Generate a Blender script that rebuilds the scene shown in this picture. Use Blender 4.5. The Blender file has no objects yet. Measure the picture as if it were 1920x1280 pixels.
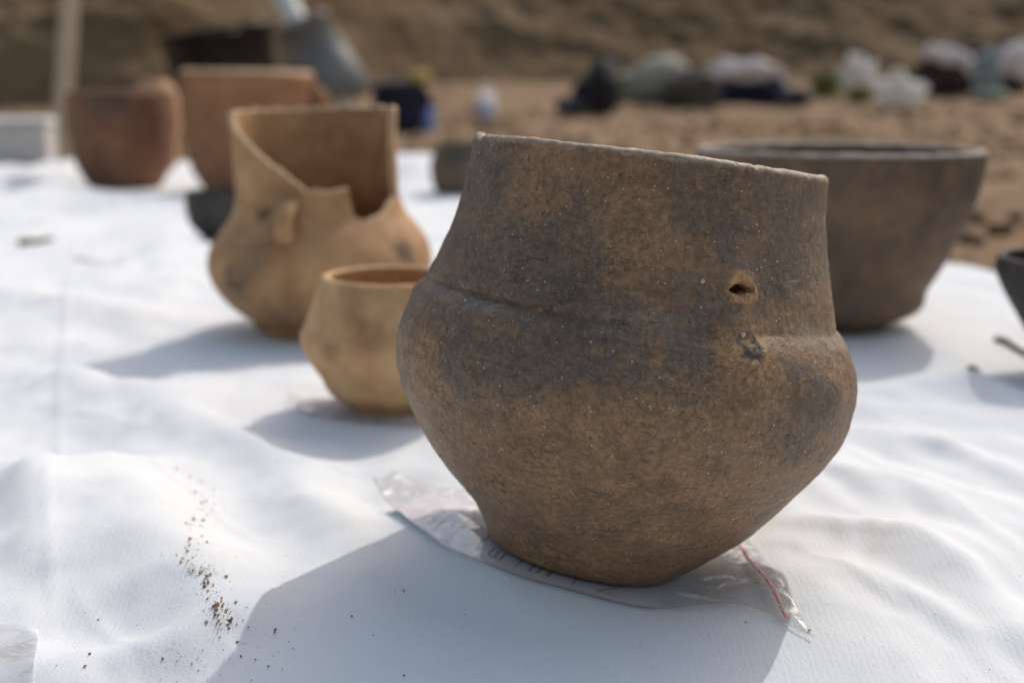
import bpy, math, random
import numpy as np
from mathutils import Vector, Matrix

random.seed(7)
RS = np.random.RandomState(11)
scene = bpy.context.scene
COL = scene.collection
R_ = math.radians

# ------------------------------------------------------------------ camera
CAM_H = 0.233
PITCH = math.atan((640 - 150) / 2400.0)
cam_d = bpy.data.cameras.new('camera')
cam = bpy.data.objects.new('camera', cam_d)
COL.objects.link(cam)
cam.location = (0, 0, CAM_H)
cam.rotation_euler = (math.pi / 2 - PITCH, 0, 0)
cam_d.sensor_width = 36
cam_d.lens = 45
cam_d.clip_start = 0.02
cam_d.clip_end = 600
cam_d.dof.use_dof = True
cam_d.dof.focus_distance = 0.535
cam_d.dof.aperture_fstop = 5.7
cam_d.dof.aperture_blades = 0
scene.camera = cam

# ------------------------------------------------------------------ light
TO_SUN = Vector((0.51, 0.77, 1.0)).normalized()
SUN_EL = math.asin(TO_SUN.z)
SUN_AZ = math.atan2(TO_SUN.x, TO_SUN.y)
world = bpy.data.worlds.new('World')
scene.world = world
world.use_nodes = True
wn = world.node_tree
wn.nodes.clear()
w_out = wn.nodes.new('ShaderNodeOutputWorld')
w_bg = wn.nodes.new('ShaderNodeBackground')
w_sky = wn.nodes.new('ShaderNodeTexSky')
w_sky.sky_type = 'NISHITA'
w_sky.sun_disc = False
w_sky.sun_elevation = SUN_EL
w_sky.sun_rotation = SUN_AZ
w_sky.air_density = 2.2
w_sky.dust_density = 5.0
w_sky.ozone_density = 2.0
w_bg.inputs['Strength'].default_value = 0.15
w_wb = wn.nodes.new('ShaderNodeMix'); w_wb.data_type = 'RGBA'; w_wb.blend_type = 'MULTIPLY'
w_wb.inputs[0].default_value = 1.0
w_wb.inputs[7].default_value = (1.045, 1.0, 1.03, 1)      # the photograph's white balance
wn.links.new(w_sky.outputs[0], w_wb.inputs[6])
wn.links.new(w_wb.outputs[2], w_bg.inputs['Color'])
wn.links.new(w_bg.outputs[0], w_out.inputs['Surface'])
sun_d = bpy.data.lights.new('sun', 'SUN')
sun_d.energy = 2.0
sun_d.angle = R_(0.53)
sun_d.color = (1.0, 0.965, 0.91)
sun = bpy.data.objects.new('sun', sun_d)
COL.objects.link(sun)
sun.location = (3, 4, 6)
sun.rotation_euler = (-TO_SUN).to_track_quat('-Z', 'Y').to_euler()

scene.view_settings.view_transform = 'Standard'
scene.view_settings.look = 'None'
scene.view_settings.exposure = -0.14
scene.view_settings.gamma = 1.0
scene.view_settings.use_curve_mapping = False
scene.render.engine = 'CYCLES'
scene.cycles.max_bounces = 8
scene.cycles.transparent_max_bounces = 16
scene.cycles.caustics_reflective = False
scene.cycles.caustics_refractive = False

# ------------------------------------------------------------------ numbers
CP, SP = math.cos(PITCH), math.sin(PITCH)
def at(px, py, z=0.0):
    """point of the photograph -> place on the level z"""
    dx = (px - 960) / 2400.0
    dy = -(py - 640) / 2400.0
    d = np.array([dx, CP + dy * SP, -SP + dy * CP])
    k = (z - CAM_H) / d[2]
    return np.array([d[0] * k, d[1] * k, z])
def at_y(px, py, y):
    dx = (px - 960) / 2400.0
    dy = -(py - 640) / 2400.0
    d = np.array([dx, CP + dy * SP, -SP + dy * CP])
    k = y / d[1]
    return np.array([d[0] * k, y, CAM_H + d[2] * k])
def zat(py, y):
    return float(at_y(960, py, y)[2])

_perm = RS.permutation(256)
_perm = np.concatenate([_perm, _perm, _perm])
_g3 = RS.normal(size=(256, 3))
_g3 /= np.linalg.norm(_g3, axis=1)[:, None]
def noise3(x, y, z):
    x, y, z = np.broadcast_arrays(np.asarray(x, float), np.asarray(y, float), np.asarray(z, float))
    xi, yi, zi = (np.floor(v).astype(int) for v in (x, y, z))
    xf, yf, zf = x - xi, y - yi, z - zi
    xi &= 255; yi &= 255; zi &= 255
    f = lambda t: t * t * t * (t * (t * 6 - 15) + 10)
    u, v, w = f(xf), f(yf), f(zf)
    def gr(a, b, c):
        h = _perm[_perm[_perm[(xi + a)] + ((yi + b) & 255)] + ((zi + c) & 255)]
        g = _g3[h]
        return g[..., 0] * (xf - a) + g[..., 1] * (yf - b) + g[..., 2] * (zf - c)
    def lp(a, b, t): return a + t * (b - a)
    return lp(lp(lp(gr(0, 0, 0), gr(1, 0, 0), u), lp(gr(0, 1, 0), gr(1, 1, 0), u), v),
              lp(lp(gr(0, 0, 1), gr(1, 0, 1), u), lp(gr(0, 1, 1), gr(1, 1, 1), u), v), w) * 1.6
def fbm(x, y, z, n=4):
    t, a = 0, 1.0
    for i in range(n):
        t = t + a * noise3(x * 2 ** i + 17 * i, y * 2 ** i + 5 * i, z * 2 ** i + 31 * i)
        a *= 0.5
    return t
def sstep(a, b, x):
    t = np.clip((x - a) / (b - a), 0, 1)
    return t * t * (3 - 2 * t)

# ------------------------------------------------------------------ mesh helpers
def make_mesh(name, verts, faces, mat=None, smooth=True):
    verts = np.asarray(verts, np.float32)
    me = bpy.data.meshes.new(name)
    if isinstance(faces, np.ndarray):
        n, k = faces.shape
        me.vertices.add(len(verts)); me.vertices.foreach_set('co', verts.ravel())
        me.loops.add(n * k); me.loops.foreach_set('vertex_index', faces.astype(np.int32).ravel())
        me.polygons.add(n)
        me.polygons.foreach_set('loop_start', np.arange(0, n * k, k, dtype=np.int32))
        me.polygons.foreach_set('loop_total', np.full(n, k, np.int32))
        me.update(calc_edges=True)
    else:
        me.from_pydata([tuple(map(float, v)) for v in verts], [], [tuple(f) for f in faces])
    me.validate()
    if smooth:
        me.polygons.foreach_set('use_smooth', np.ones(len(me.polygons), bool))
    me.update()
    if mat: me.materials.append(mat)
    return me
def put(name, mesh, parent=None, loc=None, rot=None):
    o = bpy.data.objects.new(name, mesh)
    COL.objects.link(o)
    if parent: o.parent = parent
    if loc is not None: o.location = tuple(float(v) for v in loc)
    if rot is not None: o.rotation_euler = rot
    return o
def tag(o, label, cat, group=None, kind=None):
    o['label'] = label; o['category'] = cat
    if group: o['group'] = group
    if kind: o['kind'] = kind
    return o
def root(name, loc, label, cat, rot=(0, 0, 0), group=None):
    o = bpy.data.objects.new(name, None)
    COL.objects.link(o)
    o.empty_display_size = 0.05
    o.location = tuple(float(v) for v in loc); o.rotation_euler = rot
    return tag(o, label, cat, group)
def grid_faces(n, m, wrap=False):
    i = np.arange(n - 1)[:, None]
    j = np.arange(m if wrap else m - 1)[None, :]
    j2 = (j + 1) % m
    return np.stack([i * m + j, i * m + j2, (i + 1) * m + j2, (i + 1) * m + j], -1).reshape(-1, 4)
def tube(points, radii, seg=10):
    """swept round bar through points, closed ends"""
    P = np.asarray(points, float); n = len(P)
    radii = np.broadcast_to(np.asarray(radii, float), (n,))
    V = []
    up = Vector((0.13, 0.21, 0.97))
    for i in range(n):
        t = Vector(P[min(i + 1, n - 1)] - P[max(i - 1, 0)]).normalized()
        a = t.cross(up)
        if a.length < 1e-3: a = t.cross(Vector((1, 0, 0)))
        a.normalize(); b = t.cross(a)
        for k in range(seg):
            c, s = math.cos(2 * math.pi * k / seg), math.sin(2 * math.pi * k / seg)
            V.append(P[i] + radii[i] * (c * np.array(a) + s * np.array(b)))
    F = [tuple(int(v) for v in f) for f in grid_faces(n, seg, True)]
    V.append(P[0]); V.append(P[-1])
    for k in range(seg):
        F.append((n * seg, (k + 1) % seg, k))
        F.append((n * seg + 1, (n - 1) * seg + k, (n - 1) * seg + (k + 1) % seg))
    return np.array(V), F
def join_parts(parts):
    V, F, o = [], [], 0
    for v, f in parts:
        V.append(np.asarray(v)); F += [tuple(int(i) + o for i in q) for q in f]; o += len(v)
    return np.concatenate(V), F
def box(cx, cy, cz, sx, sy, sz):
    v = np.array([[x, y, z] for x in (-.5, .5) for y in (-.5, .5) for z in (-.5, .5)]) * (sx, sy, sz) + (cx, cy, cz)
    f = [(0, 1, 3, 2), (4, 6, 7, 5), (0, 4, 5, 1), (2, 3, 7, 6), (0, 2, 6, 4), (1, 5, 7, 3)]
    return v, f
def bevel(o, w, seg=2):
    m = o.modifiers.new('bevel', 'BEVEL'); m.width = w; m.segments = seg; m.limit_method = 'ANGLE'
    return o

# ------------------------------------------------------------------ material helpers
class NT:
    def __init__(self, name):
        self.m = bpy.data.materials.new(name); self.m.use_nodes = True
        self.t = self.m.node_tree; self.t.nodes.clear()
        self.out = self.t.nodes.new('ShaderNodeOutputMaterial')
        self.co = self.t.nodes.new('ShaderNodeTexCoord').outputs['Object']
    def n(self, kind, **kw):
        nd = self.t.nodes.new(kind)
        for k, v in kw.items():
            if hasattr(nd, k): setattr(nd, k, v)
            else: nd.inputs[k.replace('_', ' ')].default_value = v
        return nd
    def l(self, a, b): self.t.links.new(a, b)
    def noise(self, scale, detail=4, rough=0.55, dist=0.0, co=None):
        nd = self.n('ShaderNodeTexNoise'); nd.inputs['Scale'].default_value = scale
        nd.inputs['Detail'].default_value = detail; nd.inputs['Roughness'].default_value = rough
        nd.inputs['Distortion'].default_value = dist
        self.l(co if co is not None else self.co, nd.inputs['Vector'])
        return nd.outputs['Fac']
    def vor(self, scale, feature='F1', co=None, rand=1.0, out='Distance'):
        nd = self.n('ShaderNodeTexVoronoi'); nd.feature = feature
        nd.inputs['Scale'].default_value = scale; nd.inputs['Randomness'].default_value = rand
        self.l(co if co is not None else self.co, nd.inputs['Vector'])
        return nd.outputs[out]
    def map(self, v, a, b, c=0.0, d=1.0, smooth=False):
        nd = self.n('ShaderNodeMapRange')
        if smooth: nd.interpolation_type = 'SMOOTHSTEP'
        self.l(v, nd.inputs[0])
        for i, x in enumerate((a, b, c, d)): nd.inputs[i + 1].default_value = x
        return nd.outputs[0]
    def math(self, op, a, b=None):
        nd = self.n('ShaderNodeMath'); nd.operation = op
        for i, x in enumerate((a, b)):
            if x is None: continue
            if isinstance(x, (int, float)): nd.inputs[i].default_value = x
            else: self.l(x, nd.inputs[i])
        return nd.outputs[0]
    def mix(self, f, a, b, blend='MIX'):
        nd = self.n('ShaderNodeMix'); nd.data_type = 'RGBA'; nd.blend_type = blend
        for i, x in ((0, f), (6, a), (7, b)):
            if isinstance(x, (int, float)): nd.inputs[i].default_value = x
            elif isinstance(x, tuple): nd.inputs[i].default_value = (*x, 1)
            else: self.l(x, nd.inputs[i])
        return nd.outputs[2]
    def scaled(self, sx, sy, sz, co=None):
        nd = self.n('ShaderNodeMapping'); nd.inputs['Scale'].default_value = (sx, sy, sz)
        self.l(co if co is not None else self.co, nd.inputs['Vector'])
        return nd.outputs[0]
    def spot(self, c, r0, r1, warp=None):
        """1 inside r0 of point c, 0 beyond r1 (object space)"""
        nd = self.n('ShaderNodeVectorMath'); nd.operation = 'DISTANCE'
        self.l(self.co, nd.inputs[0]); nd.inputs[1].default_value = c
        d = nd.outputs['Value']
        if warp is not None:
            d = self.math('ADD', d, warp)
        return self.map(d, r0, r1, 1.0, 0.0, True)
    def bump(self, h, strength, dist, prev=None):
        nd = self.n('ShaderNodeBump'); nd.inputs['Strength'].default_value = strength
        nd.inputs['Distance'].default_value = dist
        self.l(h, nd.inputs['Height'])
        if prev is not None: self.l(prev, nd.inputs['Normal'])
        return nd.outputs[0]
    def bsdf(self, color, rough=0.8, normal=None, spec=0.3, **kw):
        b = self.n('ShaderNodeBsdfPrincipled')
        for key, x in (('Base Color', color), ('Roughness', rough)):
            if isinstance(x, tuple): b.inputs[key].default_value = (*x, 1)
            elif isinstance(x, (int, float)): b.inputs[key].default_value = x
            else: self.l(x, b.inputs[key])
        b.inputs['Specular IOR Level'].default_value = spec
        for k, v in kw.items(): b.inputs[k.replace('_', ' ')].default_value = v
        if normal is not None: self.l(normal, b.inputs['Normal'])
        self.l(b.outputs[0], self.out.inputs['Surface'])
        return b

def simple(name, col, rough=0.7, var=0.25, scale=20.0, bump=0.0, bscale=200, bdist=0.002, spec=0.3, **kw):
    m = NT(name)
    f = m.noise(scale, 5, 0.6)
    c = m.mix(m.map(f, 0.3, 0.7), tuple(v * (1 - var) for v in col), tuple(min(1, v * (1 + var)) for v in col))
    nrm = m.bump(m.noise(bscale, 4), bump, bdist) if bump else None
    m.bsdf(c, rough, nrm, spec, **kw)
    return m.m

# ---- clay of the large dark pot
SCAR_HI = (0.0440, -0.0868, 0.1449)
SCAR_LO = (0.0486, -0.0954, 0.1215)
def clay_dark():
    m = NT('smoked_clay')
    warp = m.map(m.noise(38, 5, 0.65), 0.2, 0.8, -0.022, 0.022)
    warp2 = m.map(m.noise(120, 4, 0.6), 0.2, 0.8, -0.006, 0.006)
    big = m.noise(15, 5, 0.62, 0.4)
    mid = m.noise(55, 6, 0.66, 0.3)
    fine = m.noise(340, 5, 0.6)
    brown = m.mix(m.map(mid, 0.32, 0.68), (0.168, 0.100, 0.053), (0.320, 0.188, 0.098))
    grey = m.mix(m.map(mid, 0.3, 0.7), (0.085, 0.060, 0.043), (0.178, 0.126, 0.088))
    orange = m.mix(m.map(fine, 0.35, 0.65), (0.215, 0.120, 0.056), (0.310, 0.180, 0.086))
    # height up the pot: the smoke cloud lies on the shoulder and neck, the foot is brown
    sep = m.n('ShaderNodeSeparateXYZ'); m.l(m.co, sep.inputs[0])
    zed = m.math('ADD', sep.outputs[2], m.map(m.noise(11, 3), 0.2, 0.8, -0.035, 0.035))
    smoke = m.map(zed, 0.030, 0.150, 0.12, 0.56, True)
    smoke = m.math('ADD', smoke, m.map(big, 0.40, 0.62, -0.26, 0.30))
    smoke = m.math('ADD', smoke, m.map(mid, 0.38, 0.62, -0.45, 0.45))
    for c, r0, r1, a in (((-0.066, -0.082, 0.098), 0.008, 0.034, 0.8), ((-0.0265, -0.1041, 0.112), 0.01, 0.038, 0.7),
                         ((0.078, -0.085, 0.098), 0.01, 0.032, 0.55), ((-0.078, -0.02, 0.16), 0.02, 0.06, 0.5),
                         ((0.066, -0.05, 0.185), 0.01, 0.05, 0.55), ((0.024, -0.083, 0.178), 0.004, 0.026, 0.5),
                         ((-0.03, -0.09, 0.142), 0.006, 0.035, 0.5)):
        smoke = m.math('ADD', smoke, m.math('MULTIPLY', m.spot(c, r0, r1, warp), a))
    for c, r0, r1, a in (((0.005, -0.0892, 0.0454), 0.03, 0.09, 0.9), ((-0.005, -0.0863, 0.160), 0.006, 0.032, 0.75),
                         ((-0.083, -0.06, 0.085), 0.004, 0.022, 0.7), ((-0.05, -0.070, 0.18), 0.006, 0.026, 0.7),
                         ((0.05, -0.092, 0.105), 0.006, 0.026, 0.8)):
        smoke = m.math('SUBTRACT', smoke, m.math('MULTIPLY', m.spot(c, r0, r1, warp), a))
    c = m.mix(m.map(smoke, 0.12, 0.85, 0, 1, True), brown, grey)
    # orange breaks in the slip
    org = m.map(m.noise(24, 6, 0.7, 0.5), 0.53, 0.70, 0.0, 0.65)
    for p, r0, r1, a in (((-0.082, -0.066, 0.088), 0.002, 0.022, 0.75), ((-0.08, -0.072, 0.078), 0.002, 0.018, 0.6),
                         ((-0.02, -0.0845, 0.163), 0.004, 0.03, 0.35), ((-0.008, -0.0925, 0.150), 0.002, 0.018, 0.55),
                         ((0.052, -0.094, 0.112), 0.004, 0.018, 0.7)):
        org = m.math('MAXIMUM', org, m.math('MULTIPLY', m.spot(p, r0, r1, warp), a))
    c = m.mix(org, c, orange)
    # pale band on the shoulder crease: sky light painted into the colour
    zb = m.math('ADD', sep.outputs[2], m.map(m.noise(30, 3), 0.2, 0.8, -0.006, 0.006))
    sky_lit = m.math('MULTIPLY', m.map(zb, 0.118, 0.126, 0, 1, True), m.map(zb, 0.128, 0.136, 1, 0, True))
    sky_lit = m.math('MULTIPLY', sky_lit, m.map(m.noise(26, 4), 0.40, 0.66, 0.0, 0.45))
    c = m.mix(sky_lit, c, (0.26, 0.225, 0.18))
    # the two broken handle roots: raw orange clay, black core in the lower one
    ring = m.spot(SCAR_HI, 0.0062, 0.0098, m.math('MULTIPLY', warp2, 0.45))
    c = m.mix(m.math('MULTIPLY', ring, 0.9), c, m.mix(m.map(fine, .3, .7), (0.33, 0.165, 0.058), (0.46, 0.255, 0.10)))
    ring2 = m.spot(SCAR_LO, 0.010, 0.0185, warp2)
    c = m.mix(m.math('MULTIPLY', ring2, 0.75), c, m.mix(m.map(fine, .3, .7), (0.24, 0.135, 0.058), (0.40, 0.24, 0.11)))
    warp3 = m.map(m.noise(230, 3, 0.6), 0.2, 0.8, -0.004, 0.004)
    core = m.math('SUBTRACT', m.spot((SCAR_LO[0] + .0012, SCAR_LO[1], SCAR_LO[2] + .001), 0.0052, 0.0066, warp3), m.spot((SCAR_LO[0] + .001, SCAR_LO[1], SCAR_LO[2] + .0028), 0.0022, 0.004, warp3))
    core = m.math('MAXIMUM', core, 0.0)
    c = m.mix(m.math('MULTIPLY', core, 0.85), c, (0.045, 0.042, 0.04))
    pit = m.spot(SCAR_HI, 0.0010, 0.0075)
    nrx = m.n('ShaderNodeVectorMath'); nrx.operation = 'LENGTH'
    cxy = m.n('ShaderNodeCombineXYZ'); m.l(m.math('SUBTRACT', sep.outputs[0], 0.009), cxy.inputs[0]); m.l(sep.outputs[1], cxy.inputs[1]); m.l(cxy.outputs[0], nrx.inputs[0])
    inside = m.map(nrx.outputs['Value'], 0.0890, 0.0925, 1.0, 0.0)
    c = m.mix(m.math('MULTIPLY', m.spot(SCAR_HI, 0.0058, 0.0072), m.math('MULTIPLY', inside, 0.9)), c, (0.018, 0.016, 0.015))  # shade down in the upper hole, painted black
    # fine mottling, pits, mineral temper
    stroke = m.noise(60, 5, 0.65, 0.5, m.scaled(1.0, 1.0, 5.5))
    c = m.mix(m.map(stroke, 0.56, 0.72, 0, 0.55), c, (0.058, 0.043, 0.032))
    c = m.mix(m.map(stroke, 0.44, 0.28, 0, 0.40), c, orange)
    c = m.mix(0.62, c, m.mix(m.map(fine, 0.32, 0.68), (0.27, 0.27, 0.27), (0.76, 0.76, 0.76)), 'OVERLAY')
    fleck = m.noise(210, 5, 0.7, 0.4)
    c = m.mix(m.map(fleck, 0.60, 0.72, 0, 0.40), c, orange)
    c = m.mix(m.map(fleck, 0.40, 0.28, 0, 0.40), c, (0.060, 0.047, 0.040))
    c = m.mix(m.map(m.noise(800, 3, 0.65), 0.56, 0.68, 0, 0.7), c, (0.035, 0.024, 0.018))
    sel = m.noise(70, 2)
    v1 = m.vor(520); v2 = m.vor(1150)
    s1 = m.math('MULTIPLY', m.map(v1, 0.16, 0.26, 1, 0), m.map(m.vor(520, out='Color'), 0.80, 0.84))
    s2 = m.math('MULTIPLY', m.map(v2, 0.20, 0.32, 1, 0), m.map(m.vor(1150, out='Color'), 0.74, 0.80))
    # shallow spalls where the skin has flaked, and hairline wiping scratches
    nv = m.noise(190, 3)
    sp = m.n('ShaderNodeTexVoronoi'); sp.inputs['Scale'].default_value = 58
    m.l(m.co, sp.inputs['Vector'])
    spd = m.math('ADD', sp.outputs['Distance'], m.map(nv, 0.2, 0.8, -0.16, 0.16))
    spall = m.math('MULTIPLY', m.map(spd, 0.17, 0.23, 1, 0), m.map(sp.outputs['Color'], 0.74, 0.76))
    c = m.mix(m.math('MULTIPLY', spall, 0.30), c, m.mix(m.map(fine, .35, .65), (0.20, 0.135, 0.080), (0.36, 0.25, 0.15)))
    ro = m.n('ShaderNodeMapping'); ro.inputs['Rotation'].default_value = (R_(9), R_(14), 0); ro.inputs['Scale'].default_value = (1, 1, 9)
    m.l(m.co, ro.inputs['Vector'])
    ln = m.math('ABSOLUTE', m.math('SUBTRACT', m.noise(26, 2, 0.5, 0, ro.outputs[0]), 0.5))
    scr = m.math('MULTIPLY', m.map(ln, 0.003, 0.010, 1, 0), m.map(m.noise(48, 3), 0.54, 0.62))
    c = m.mix(m.math('MULTIPLY', scr, 0.5), c, (0.045, 0.032, 0.024))
    temper = m.math('MAXIMUM', s1, m.math('MULTIPLY', s2, m.map(sel, .35, .6, .3, .8)))
    c = m.mix(m.math('MULTIPLY', temper, 0.85), c, (0.62, 0.55, 0.46))
    # hair cracks, patchy
    cw = m.n('ShaderNodeVectorMath'); cw.operation = 'ADD'
    nc = m.n('ShaderNodeTexNoise'); nc.inputs['Scale'].default_value = 150; nc.inputs['Detail'].default_value = 3
    m.l(m.co, nc.inputs['Vector'])
    sc = m.n('ShaderNodeVectorMath'); sc.operation = 'SCALE'; sc.inputs['Scale'].default_value = 0.010
    m.l(nc.outputs['Color'], sc.inputs[0]); m.l(m.co, cw.inputs[0]); m.l(sc.outputs[0], cw.inputs[1])
    e1 = m.vor(95, 'DISTANCE_TO_EDGE', cw.outputs[0])
    crack = m.math('MULTIPLY', m.map(e1, 0.003, 0.015, 1, 0), m.map(m.math('ADD', m.noise(30, 4), m.map(sep.outputs[2], 0.05, 0.15, -0.05, 0.03)), 0.50, 0.60))
    c = m.mix(m.math('MULTIPLY', crack, 0.5), c, (0.022, 0.016, 0.012))
    # lip mixed towards paler clay
    zl = m.math('ADD', sep.outputs[2], m.map(m.noise(160, 4, 0.65), 0.2, 0.8, -0.0016, 0.0016))
    c = m.mix(m.map(zl, 0.1938, 0.1958, 0, 0.8), c, m.mix(m.map(fine, .35, .65), (0.30, 0.225, 0.155), (0.46, 0.37, 0.27)))
    h = m.math('ADD', m.math('MULTIPLY', m.noise(150, 6, 0.66), 1.0), m.math('MULTIPLY', m.noise(700, 4, 0.65), 0.45))
    h = m.math('SUBTRACT', h, m.math('MULTIPLY', crack, 0.4))
    h = m.math('SUBTRACT', h, m.math('ADD', m.math('MULTIPLY', spall, 0.7), m.math('MULTIPLY', scr, 0.5)))
    pits = m.math('MULTIPLY', m.map(m.vor(330), 0.12, 0.30, 1, 0), m.map(m.vor(330, out='Color'), 0.70, 0.76))
    h = m.math('SUBTRACT', h, m.math('MULTIPLY', pits, 0.75))
    h = m.math('ADD', h, m.math('MULTIPLY', stroke, 0.5))
    h = m.math('ADD', h, m.math('MULTIPLY', temper, 0.25))
    nrm = m.bump(h, 0.75, 0.0010)
    m.bsdf(c, m.map(mid, 0.3, 0.7, 0.44, 0.68), nrm, 0.48)
    return m.m

def clay(name, base, dark, light, stains_and_shade=(), scale=14.0, bump=0.5, spot_col=(0.06, 0.055, 0.045)):
    m = NT(name)
    warp = m.map(m.noise(45, 4, 0.6), 0.2, 0.8, -0.012, 0.012)
    a = m.noise(scale, 5, 0.62, 0.3); b = m.noise(scale * 4, 5, 0.62)
    c = m.mix(m.map(a, 0.32, 0.68), dark, base)
    c = m.mix(m.map(b, 0.45, 0.72, 0, 0.6), c, light)
    for p, r0, r1, k in stains_and_shade:
        c = m.mix(m.math('MULTIPLY', m.spot(p, r0, r1, warp), k), c, spot_col)
    f = m.noise(scale * 26, 4)
    c = m.mix(m.map(f, 0.58, 0.75, 0, 0.4), c, tuple(v * .45 for v in dark))
    h = m.math('ADD', m.noise(120, 5, 0.62), m.math('MULTIPLY', m.noise(600, 3), 0.4))
    m.bsdf(c, 0.72, m.bump(h, bump, 0.001), 0.3)
    return m.m

def felt():
    m = NT('white_felt')
    a = m.noise(9, 5, 0.6); b = m.noise(1700, 3, 0.6)
    c = m.mix(m.map(a, 0.3, 0.7), (0.725, 0.760, 0.788), (0.778, 0.805, 0.825))
    # faint soil rubbed into the felt
    dirt = m.math('MULTIPLY', m.map(m.noise(4.5, 6, 0.7), 0.56, 0.78), m.map(m.noise(70, 5, 0.7), 0.45, 0.7))
    c = m.mix(m.math('MULTIPLY', dirt, 0.35), c, (0.60, 0.52, 0.43))
    spk = m.math('MULTIPLY', m.map(m.vor(210), 0.05, 0.09, 1, 0), m.map(m.vor(210, out='Color'), 0.86, 0.89))
    c = m.mix(m.math('MULTIPLY', spk, 0.6), c, (0.25, 0.2, 0.15))
    # needle rows and fibres
    rows = m.n('ShaderNodeTexWave'); rows.inputs['Scale'].default_value = 105
    rows.inputs['Distortion'].default_value = 5.0; rows.inputs['Detail'].default_value = 3
    rows.inputs['Detail Scale'].default_value = 3.5
    m.l(m.co, rows.inputs['Vector'])
    fib = m.noise(620, 4, 0.7, 1.2, m.scaled(1, 0.35, 1))
    h = m.math('ADD', m.math('MULTIPLY', rows.outputs['Fac'], 0.22), m.math('ADD', m.math('MULTIPLY', b, 0.6), fib))
    h = m.math('ADD', h, m.math('MULTIPLY', m.noise(160, 4, 0.6), 0.9))
    m.bsdf(c, 0.95, m.bump(h, 0.42, 0.0008), 0.12, Sheen_Weight=0.15)
    return m.m

def film(name, haze=0.015, tint=(0.97, 0.975, 0.98), cap=0.2):
    m = NT(name)
    nz = m.math('ADD', m.noise(60, 4, 0.6, 0.8), m.math('MULTIPLY', m.noise(17, 2), 1.0))
    nrm = m.bump(nz, 0.25, 0.003)
    tr = m.n('ShaderNodeBsdfTransparent'); tr.inputs[0].default_value = (*tint, 1)
    gl = m.n('ShaderNodeBsdfGlossy'); gl.inputs['Roughness'].default_value = 0.035
    gl.inputs['Color'].default_value = (1, 1, 1, 1); m.l(nrm, gl.inputs['Normal'])
    df = m.n('ShaderNodeBsdfTranslucent'); df.inputs[0].default_value = (0.85, 0.86, 0.88, 1)
    fr = m.n('ShaderNodeFresnel'); fr.inputs['IOR'].default_value = 1.5; m.l(nrm, fr.inputs['Normal'])
    m1 = m.n('ShaderNodeMixShader'); m1.inputs[0].default_value = haze
    m.l(tr.outputs[0], m1.inputs[1]); m.l(df.outputs[0], m1.inputs[2])
    m2 = m.n('ShaderNodeMixShader'); m.l(m.math('MINIMUM', fr.outputs[0], cap), m2.inputs[0])
    m.l(m1.outputs[0], m2.inputs[1]); m.l(gl.outputs[0], m2.inputs[2])
    m.l(m2.outputs[0], m.out.inputs['Surface'])
    return m.m

def soil():
    m = NT('dry_soil')
    a = m.noise(1.1, 6, 0.65, 0.3); b = m.noise(9, 6, 0.7); d = m.noise(70, 5, 0.7)
    c = m.mix(m.map(a, 0.34, 0.66), (0.165, 0.098, 0.054), (0.34, 0.232, 0.145))
    c = m.mix(m.map(b, 0.40, 0.70, 0, 0.75), c, (0.42, 0.315, 0.21))
    c = m.mix(m.map(d, 0.5, 0.75, 0, 0.6), c, (0.11, 0.07, 0.042))
    h = m.math('ADD', b, m.math('MULTIPLY', d, 0.4))
    m.bsdf(c, 0.95, m.bump(h, 0.9, 0.03), 0.1)
    return m.m
def bank_mat():
    m = NT('cut_earth')
    co = m.n('ShaderNodeMapping'); co.inputs['Rotation'].default_value = (0, R_(-32), 0); co.inputs['Scale'].default_value = (0.5, 1, 1.9)
    m.l(m.co, co.inputs['Vector'])
    a = m.noise(1.3, 6, 0.65, 0.4, co.outputs[0]); b = m.noise(5.5, 6, 0.7, 0.2, co.outputs[0])
    c = m.mix(m.map(a, 0.34, 0.66), (0.105, 0.066, 0.037), (0.215, 0.150, 0.088))
    c = m.mix(m.map(b, 0.42, 0.7, 0, 0.7), c, (0.235, 0.17, 0.105))
    c = m.mix(m.map(m.noise(3.1, 5, 0.7), 0.55, 0.75, 0, 0.6), c, (0.20, 0.185, 0.10))
    m.bsdf(c, 0.95, m.bump(m.math('ADD', a, m.math('MULTIPLY', b, 0.6)), 0.9, 0.12), 0.1)
    return m.m

MAT_CLAY = clay_dark()
MAT_FELT = felt()
MAT_FILM = film('clear_film')
MAT_SOIL = soil()
MAT_BANK = bank_mat()

# ------------------------------------------------------------------ the pot's own frame (needed by the sheet)
POT_BASE = np.array([0.033344, 0.606462, 0.003])
POT_M = np.array([[0.992546, 0.0, 0.121869], [-0.008501, 0.997564, 0.069237], [-0.121572, -0.069756, 0.990128]])
POT_N = POT_M[:, 2]
BASE_SKEW = 0.085        # the foot is cut askew

# ------------------------------------------------------------------ sheet: relief of the white cloth
def seg_dist(X, Y, a, b):
    ax, ay = a; bx, by = b
    dx, dy = bx - ax, by - ay
    L2 = dx * dx + dy * dy
    t = ((X - ax) * dx + (Y - ay) * dy) / L2
    tc = np.clip(t, 0, 1)
    d = np.hypot(X - ax - tc * dx, Y - ay - tc * dy)
    side = ((X - ax) * dy - (Y - ay) * dx) / math.sqrt(L2)      # + to the right of a->b
    return d, tc, side
def ridge(X, Y, pts, amp, w, w2=None):
    """rounded fold along photo points; w2 = width on the far (right-hand) side"""
    P = [at(*p)[:2] for p in pts]
    H = np.zeros_like(X)
    n = len(P) - 1
    for i in range(n):
        d, t, s = seg_dist(X, Y, P[i], P[i + 1])
        k = (i + t) / n
        taper = np.sin(np.clip(0.08 + 0.84 * k, 0, 1) * math.pi) ** 0.7
        ww = w if w2 is None else np.where(s > 0, w2, w)
        H = np.maximum(H, taper * np.exp(-(d / ww) ** 2))
    return (amp * 1.9 if w > 0.006 else amp) * H
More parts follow.
